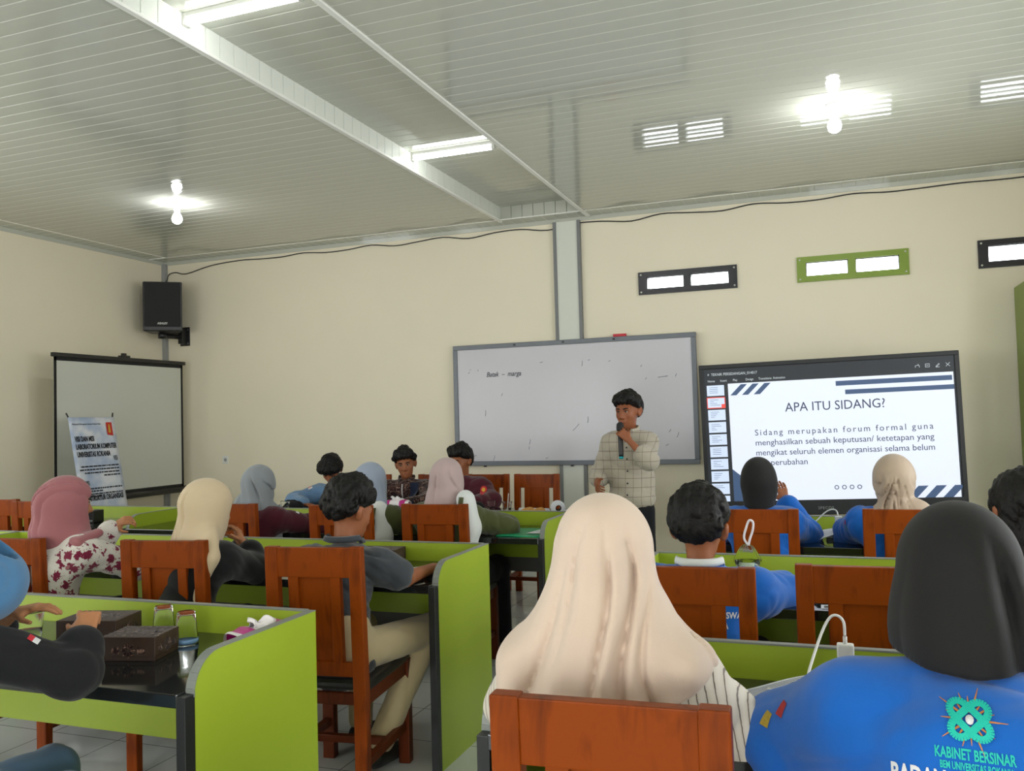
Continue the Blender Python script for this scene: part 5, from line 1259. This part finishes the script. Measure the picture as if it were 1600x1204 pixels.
p.hijab(M['taupe'], [(c-v3(0, .03, -.01), c-v3(-.005, .045, .09), (.095, .10), (.075, .08), .04), (c-v3(-.005, .06, .10), c-v3(-.01, .06, .165), (.058, .055), (.155, .085), .02), (c-v3(-.01, .06, .165), c-v3(-.02, .04, .20), (.155, .085), (.175, .10), .02), (c-v3(.09, .09, .17), c-v3(.075, .10, .36), (.06, .03), (.025, .02), .03)],
    folds=fan(c+v3(.01, -.09, .0), p.rt, .026, 13, 11, .05, -.06, grow=.1), hem=lambda P: (np.where(P[..., 0] < .24, .74, .88)-P[..., 2]).astype(np.float32), bump_back=1.0)
p.decal(jk, rect(-.016, -.01, .016, .012), M['red'], 'sleeve_badge', (.075, 4.72, .875), (.6, .6, 0), (0, 0, 1), (.5, .8, -.2)); p.decal(jk, rect(-.014, -.04, .014, -.016), mat('badge_green', lin(80, 150, 100), .7, .4, 120), 'sleeve_badge', (.075, 4.72, .875), (.6, .6, 0), (0, 0, 1), (.5, .8, -.2))
p = Body('person with long black hair and a black jacket at the right picture edge', (.62, 3.05), 4, (.548, 3.14, 1.115), 14, 6, sw=.18, hipz=.56, vox=.008)
p.top('jacket', M['black_cloth'], 1, .024, wr=.005, seed=5); p.collar('collar', M['black_cloth'], .078, .06, False); p.trousers(M['blackpants']); p.shoes(M['shoe']); p.hair(style='long', seed=15); p.face()

# ------------------------------------------------------------------ things on the desks
TT = .77
def card_box(x, y, rz, label, sx=.20, sy=.145, h=.078, z=TT):
    t = thing('card_box', label, 'box', (x, y, z), math.radians(rz), 'brown batik snack boxes')
    MB().box((-sx/2, -sy/2, 0), (sx/2, sy/2, h-.02), .002).build('tray', M['cardbox'], t)
    l = MB().box((-sx/2-.0015, -sy/2-.0015, .012), (sx/2+.0015, sy/2+.0015, h), .002).build('lid', M['cardbox'], t)
    b = MB()
    def flower(c, u, v, n, R):
        c, u, v, n = (Vector(q) for q in (c, u, v, n))
        for k in range(8):
            a = k*math.pi/4; d = u*math.cos(a)+v*math.sin(a); w = u*-math.sin(a)+v*math.cos(a)
            b.quad(c+n+d*R*.15, c+n+d*R*.6+w*R*.2, c+n+d*R, c+n+d*R*.6-w*R*.2)
        for q in (-1, 1):
            for j in range(3): b.quad(c+n+u*q*R*(1.2+.35*j)-v*R*.5, c+n+u*q*R*(1.5+.35*j)-v*R*.2, c+n+u*q*R*(1.35+.35*j)+v*R*(.6-.1*j), c+n+u*q*R*(1.15+.35*j))
    flower((sx/2+.0016, 0, h*.5), (0, 1, 0), (0, 0, 1), (.0005, 0, 0), .024); flower((0, -sy/2-.0016, h*.45), (1, 0, 0), (0, 0, 1), (0, -.0005, 0), .024)
    for i in range(-3, 4):
        for j in range(-2, 3):
            x0, y0 = i*.026, j*.026
            if abs(i)+abs(j) > 1: b.quad((x0-.009, y0, h+.0006), (x0, y0-.009, h+.0006), (x0+.009, y0, h+.0006), (x0, y0+.009, h+.0006))
    flower((0, 0, h), (1, 0, 0), (0, 1, 0), (0, 0, .0006), .03)
    b.build('batik_print', M['batik'], l); return t
card_box(-1.99, 2.085, 14, 'brown batik card box standing clear beside two upturned glasses', .165, .14, .07)
card_box(-2.27, 2.20, 14, 'brown batik card box under the gesturing woman\'s hand', .20, .15)
card_box(-2.10, 3.77, 4, 'brown batik card box behind the man in the dark polo', .20, .13, .07)
card_box(-2.12, 5.12, 4, 'brown batik card box left of the green folder', .20, .13, .075)
def glass(x, y, label, up=False, z=TT):
    t = thing('drinking_glass', label, 'glass', (x, y, z), 0, 'upturned glasses on the front desk')
    prof = [(.0, .098), (.026, .100), (.028, .096), (.0365, .002), (.036, 0), (.0345, .001), (.0265, .090), (0, .088)]
    MB().lathe(prof, seg=24).build('tumbler', M['glass'], t)
    MB().lathe([(.0345, .004), (.0368, .004), (.0362, .016), (.034, .016)], seg=24).build('rim_band', mat('blue_rim', lin(120, 160, 200), .2), t); return t
glass(-2.09, 2.29, 'upturned clear glass partly behind the other, by the green panel')
glass(-1.95, 2.235, 'upturned clear glass standing in front, right of the brown box')
def cup(x, y, label, z=TT, h=.10, r=.040, straw=False):
    t = thing('plastic_cup', label, 'cup', (x, y, z), 0, 'plastic cups')
    MB().lathe([(0, .002), (r*.72, .002), (r*.74, .0), (r*1.0, h-.006), (r*1.08, h-.004), (r*1.08, h), (r*.99, h), (r*.96, h-.006), (r*.70, .006), (0, .006)], seg=24).build('cup', M['clear_plastic'], t)
    MB().lathe([(0, .007), (r*.7, .007), (r*.84, h*.52), (0, h*.52)], seg=24).build('water', M['glass'], t)
    if straw: MB().tube([(0, 0, .01), (.012, .004, h+.06)], .003, 6).build('straw', M['white'], t)
    return t
cup(-2.42, 2.06, 'clear plastic cup of water near the gesturing woman', h=.115, r=.046)
def tissue_pack(x, y, rz, label, z=TT, sx=.2, sy=.11, h=.07, tilt=0):
    t = thing('tissue_pack', label, 'tissue pack', (x, y, z), math.radians(rz), 'soft packs of tissue')
    rs = np.random.RandomState(4)
    def shell(u, v):
        a = v*2*math.pi; e = abs(2*u-1)**6; k = 1-.25*e
        cx, cz = math.cos(a), math.sin(a); q = (abs(cx)**4+abs(cz)**4)**-.25
        return ((u-.5)*sx, cx*q*sy/2*k, h/2+cz*q*h/2*k+.003*math.sin(u*23+v*9)*(cz > .2))
    b = MB(); b.grid(shell, 24, 28); o = b.build('wrapper', [M['tissue'], M['magenta']], t)
    for f in o.data.polygons:
        u = f.center.x/sx+.5; zc = f.center.z/h
        if (.10 < u < .30 and zc > .35) or (.68 < u < .88 and zc > .25) or (zc < .45 and .2 < u < .8 and int(u*9) % 2 == 0): f.material_index = 1
    b = MB(); b.grid(lambda u, v: ((u-.5)*.09+.01*math.sin(v*9), (v-.5)*.03+.012*math.sin(u*7), h-.004+.035*math.sin(v*math.pi)*(.7+.3*math.sin(u*12))), 10, 8); q = b.build('tissue', M['tissue'], t); solidify(q, .0015)
    return t
tissue_pack(-1.675, 2.25, 76, 'white and magenta tissue pack against the end panel of the front desk', sx=.22)
tissue_pack(-3.14, 5.90, 6, 'magenta tissue pack with white tissue, behind the pale blue hijab', sx=.21, h=.10, z=.762)
def sheet(name, label, cat, pts, z, m=None, lift=None, group=None, lines=True, thick=.002):
    """a sheet of paper given by four corners; lift = corner heights"""
    lift = lift or (0, 0, 0, 0); c = [Vector((x, y, z+.002+l)) for (x, y), l in zip(pts, lift)]; o0 = (c[0]+c[1]+c[2]+c[3])/4; o0.z = z
    b = MB(); b.grid(lambda u, v: ((c[0]*(1-u)+c[1]*u)*(1-v)+(c[3]*(1-u)+c[2]*u)*v)-o0+Vector((0, 0, .002*math.sin(u*6+v*4))), 8, 8)
    o = b.build(name, m or M['paper']); o.location = o0; tag(o, label, cat, group); solidify(o, thick)
    if lines:
        b = MB(); rs = random.Random(1)
        P = lambda u, v: ((c[0]*(1-u)+c[1]*u)*(1-v)+(c[3]*(1-u)+c[2]*u)*v)-o0+Vector((0, 0, .002*math.sin(u*6+v*4)+.0022))
        for k in range(14):
            v = .08+k*.062; u1 = .92 if k % 5 else rs.uniform(.5, .8)
            for q in range(8):
                ua, ub = .08+(u1-.08)*q/8, .08+(u1-.08)*(q+1)/8; b.quad(P(ua, v), P(ub, v), P(ub, v+.020), P(ua, v+.020))
        b.build('printed_lines', M['print'], o)
    return o
sheet('paper_sheet', 'white paper read by the man in the dark polo', 'paper', [(-1.93, 3.44), (-1.755, 3.36), (-1.69, 3.58), (-1.86, 3.68)], TT, lift=(0, .03, .02, 0), lines=False)
sheet('paper_sheet', 'printed sheet held up on the desk beside the striped blouse', 'paper', [(-.245, 2.03), (-.065, 2.08), (-.06, 2.24), (-.24, 2.16)], TT, lift=(.004, .03, .045, .012))
sheet('paper_sheet', 'white paper under a cable on the second right-hand desk', 'paper', [(-.31, 3.33), (-.09, 3.38), (-.10, 3.62), (-.26, 3.62)], TT, lines=False)
sheet('paper_sheet', 'curled white paper by the white adapter, below the display', 'paper', [(-.11, 4.80), (.0, 4.84), (-.02, 4.98), (-.15, 4.95)], TT, lift=(.0, .045, .05, .02), lines=False)
sheet('paper_sheet', 'papers lying left of the dark polo man, by the black sleeve', 'paper', [(-2.49, 3.40), (-2.33, 3.42), (-2.34, 3.56), (-2.48, 3.55)], TT, lines=False)
f_ = sheet('card_folder', 'bright green card folder on the third desk', 'folder', [(-1.88, 4.74), (-1.61, 4.73), (-1.61, 5.08), (-1.93, 5.12)], TT, M['teal_green'], lines=False, thick=.004)
b = MB(); b.quad((.03, -.08, .008), (.145, -.08, .008), (.145, .10, .008), (.06, .11, .008)); b.build('label_slip', M['paper'], f_)
# drink in a tied plastic bag
t = thing('drink_bag', 'clear cup of drink in a tied plastic bag beside the black-haired man', 'drink', (-.335, 3.50, TT))
MB().lathe([(0, .002), (.034, .002), (.046, .105), (.044, .105), (.032, .006), (0, .006)], seg=22).build('cup', M['clear_plastic'], t)
MB().lathe([(0, .007), (.033, .007), (.043, .085), (0, .085)], seg=22).build('drink', mat('pale_green_drink', lin(196, 210, 190), .3), t)
def bagf(u, v):
    a = v*2*math.pi; r = .049*(1-u)**.6+.007+.004*math.sin(a*7)*(u > .1); return (math.cos(a)*r, math.sin(a)*r, .095+.075*u)
b = MB(); b.grid(bagf, 10, 40); bg_ = b.build('bag', glass_mat('bag_film', (.97, .98, .98), .25, 1.05), t)
b = MB(); b.tube(smooth([(.004, 0, .165), (-.010, 0, .195), (.000, 0, .235), (.012, .0, .262), (.026, 0, .255), (.024, 0, .225), (.012, 0, .19), (.006, 0, .165)]), .0045, 8); b.build('bag_handle', M['tissue'], t)
# cables and adapters
tag(MB().tube(smooth([(-.17, 2.16, .795), (-.12, 2.10, .79), (-.09, 2.13, .80), (-.075, 2.2, .84), (-.05, 2.27, .90), (-.03, 2.30, .935), (-.012, 2.30, .945), (.004, 2.30, .93), (.006, 2.295, .895)]), .0035, 8).build('charger_cable', M['white']), 'white charger cable looping over the nearest right-hand desk', 'cable')
t = thing('power_adapter', 'small white plug on the nearest right-hand desk panel', 'adapter', (.006, 2.30, .832)); MB().box((-.02, -.012, 0), (.02, .014, .045), .005).build('plug_body', M['white'], t); MB().tube([(0, 0, .045), (0, 0, .062)], .005, 8).build('strain_relief', M['white'], t)
MB().box((-.055, -.03, -.06), (.055, .03, -.028), .006).build('socket_strip', M['white'], t)
t = thing('power_adapter', 'upright white charger on the socket strip below the display', 'adapter', (.005, 4.98, TT)); MB().box((-.065, -.03, 0), (.065, .03, .03), .006).build('socket_strip', M['white'], t); MB().box((-.019, -.014, .045), (.019, .014, .115), .005).build('plug_body', M['white'], t); MB().box((-.008, -.006, .028), (.008, .006, .05), .002).build('plug_pins', M['white'], t)
tag(MB().tube(smooth([(-.26, 4.86, .80), (-.17, 4.9, .815), (-.11, 4.95, .86), (-.06, 4.98, .905), (-.025, 4.985, .92), (-.003, 4.985, .912), (.004, 4.98, .885)]), .0038, 8).build('charger_cable', M['white']), 'white cable arching from the charger below the display', 'cable')
tag(MB().tube(smooth([(-.33, 3.36, .80), (-.29, 3.42, .805), (-.22, 3.48, .83), (-.17, 3.50, .80), (-.12, 3.50, .79), (-.05, 3.48, .785), (.03, 3.56, .785)]), .0032, 8).build('charger_cable', mat('cream_cable', lin(206, 196, 160), .5)), 'cream cable lying over paper on the second right-hand desk', 'cable')
t = thing('power_bank', 'dark flat device by the cable on the second right-hand desk', 'power bank', (-.06, 3.36, TT), .3); MB().box((-.04, -.07, 0), (.04, .07, .02), .004).build('case', M['black'], t); MB().box((-.03, -.072, .006), (.03, -.0695, .014), .001).build('port_strip', M['white'], t)
def phone(x, y, rz, label, z=TT):
    t = thing('mobile_phone', label, 'phone', (x, y, z), math.radians(rz)); MB().box((-.036, -.075, 0), (.036, .075, .009), .003).build('case', M['black'], t); MB().box((-.033, -.072, .0088), (.033, .072, .0096)).build('screen', M['black_gloss'], t)
phone(-2.18, 2.00, -60, 'black phone lying below the brown boxes on the front desk'); phone(-2.42, 3.36, 20, 'phone lying near the elbow of the beige hijab woman')
t = thing('paper_slip', 'small white printed card at the edge of the second right-hand desk', 'card', (-.035, 3.215, TT)); MB().box((-.03, -.03, 0), (.03, .03, .002)).build('card', M['paper'], t); MB().box((-.02, -.02, .002), (.015, .015, .0026)).build('print', M['black'], t)
# head table
cup(-3.74, 5.92, 'plastic cup with a straw before the bowed man at the head table', .762, .085, .034, True); cup(-4.12, 5.86, 'plastic cup left of the bowed man at the head table', .762, .09, .036)
cup(-2.40, 5.98, 'small clear cup on the head table, right of the maroon sleeve', .762, .095, .030); cup(-2.26, 5.94, 'clear cup with a straw left of the rolled paper', .762, .09, .036, True); cup(-2.62, 6.0, 'cup in front of the man in maroon at the head table', .762, .10, .036, True)
t = thing('folded_leaflet', 'light blue folded leaflet standing at the maroon man\'s hands', 'leaflet', (-2.78, 6.02, .762), .2); t.rotation_euler = (0, .12, .2)
b = MB(); b.prism([(-.04, 0), (.035, 0), (.06, .17), (.03, .19), (-.045, .19)], -.008, .008, 'XZ'); o = b.build('leaflet', M['lightblue'], t); MB().box((-.03, -.010, .06), (.02, -.0078, .065)).build('print_line', M['denim_dark'], t)
t = thing('black_bag', 'small black bag lying before the maroon man on the head table', 'bag', (-2.52, 5.90, .762)); F = Field((-.12, -.09, -.02), (.12, .09, .14), .008); F.ell((0, 0, .045), (.095, .05, .045), None, .02); F.ell((.02, 0, .06), (.06, .045, .035), None, .02); F.cutall(lambda P: -P[..., 2]); F.displace(wrinkle(3, .004, 50)); mesh_of([F], 'pouch', M['black_cloth'], t, (0, 0, 0)); MB().tube([(-.07, -.04, .05), (0, -.055, .075), (.07, -.04, .05)], .004, 6).build('zip', M['metal_grey'], t)
t = thing('black_bag', 'black bag beside the denim sleeve on the head table', 'bag', (-4.14, 6.0, .762)); o2 = [c_ for c_ in bpy.data.objects if c_.name == 'pouch'][0].copy(); COL.objects.link(o2); o2.parent = t; o2.scale = (.95, .9, .8); MB().tube([(-.09, -.02, .055), (-.05, -.01, .078), (.02, -.01, .080), (.08, -.02, .055)], .008, 8).build('strap', M['black_cloth'], t)
t = thing('rolled_paper', 'roll of white paper lying on the head table by the empty chair', 'paper roll', (-1.98, 5.95, .762)); MB().tube([(-.20, .04, .022), (.04, -.02, .026)], .020, 14).build('roll', M['paper'], t)
t = thing('tape_roll', 'white round roll standing beside the rolled paper on the head table', 'roll', (-1.865, 5.92, .762), .5); b = MB(); b.lathe([(.022, -.022), (.05, -.022), (.052, 0), (.05, .022), (.022, .022), (.022, -.022)], (0, 0, .052), 24, axis=(0, 1, .1)); b.build('roll', M['paper'], t); MB().lathe([(.016, -.02), (.0215, -.02), (.0215, .02), (.016, .02), (.016, -.02)], (0, 0, .052), 18, axis=(0, 1, .1)).build('core', M['batik'], t)
def bread(x, y, s, label):
    F = Field((-.09, -.07, -.02), (.09, .07, .1), .006); F.ell((0, 0, .026), (.052*s, .033*s, .030), None, .01); F.ell((.02, .01, .03), (.03, .03, .028), None, .02); F.cutall(lambda P: -P[..., 2]); o = mesh_of([F], 'bread_roll', mat('golden_crust', lin(196, 144, 72), .55, .2, 30), None, (0, 0, 0)); o.location = (x, y, .762); tag(o, label, 'bread', 'golden snacks on the head table')
bread(-2.075, 5.86, 1, 'golden bread snack left of the white round roll'); bread(-1.985, 5.84, .9, 'golden bread snack nearest the white round roll')
sheet('paper_sheet', 'white sheet under the golden snacks on the head table', 'paper', [(-2.22, 5.80), (-1.85, 5.80), (-1.84, 5.93), (-2.20, 5.93)], .762, lines=False)
sheet('magazine', 'printed magazine at the right end of the head table', 'magazine', [(-1.86, 5.97), (-1.72, 5.97), (-1.72, 6.2), (-1.86, 6.2)], .762, lift=(.0, .0, .02, .02), thick=.008)
sheet('card_folder', 'bright green folder under the cups on the head table', 'folder', [(-2.52, 5.82), (-2.18, 5.82), (-2.18, 6.1), (-2.52, 6.1)], .758, mat('bright_green_card', lin(40, 190, 70), .5), lines=False)
sheet('paper_sheet', 'crumpled white papers before the denim jacket on the head table', 'paper', [(-3.98, 5.80), (-3.70, 5.80), (-3.72, 6.0), (-3.96, 6.0)], .762, lift=(.01, .03, .04, .02), lines=False)
# left unit of desks
t = thing('power_adapter', 'white adapter on the desk at the left edge, by the dark chair', 'adapter', (-5.32, 4.98, TT)); MB().box((-.04, -.025, 0), (.04, .025, .028), .005).build('socket_strip', M['white'], t); MB().box((-.032, -.022, .028), (.032, .022, .13), .006).build('plug_body', M['white'], t); MB().tube([(-.02, 0, .125), (-.015, 0, .17), (.02, 0, .185), (.06, 0, .15), (.07, 0, .02)], .004, 6).build('cord', M['black'], t)
t = thing('router_box', 'small black device next to the white adapter at the left edge', 'device', (-5.20, 5.0, TT)); MB().box((-.04, -.05, 0), (.04, .05, .09), .006).build('case', M['black'], t); MB().box((-.03, -.052, .01), (.03, -.0495, .02)).build('front_strip', M['pipe'], t)
tag(MB().tube(smooth([(-2.10, 5.9, .006), (-1.95, 5.45, .006), (-1.75, 5.0, .006), (-1.66, 4.86, .006), (-1.62, 4.75, .05)]), .006, 6).build('floor_cable', M['black']), 'black cable trailing over the floor tiles beside the third desk', 'cable')
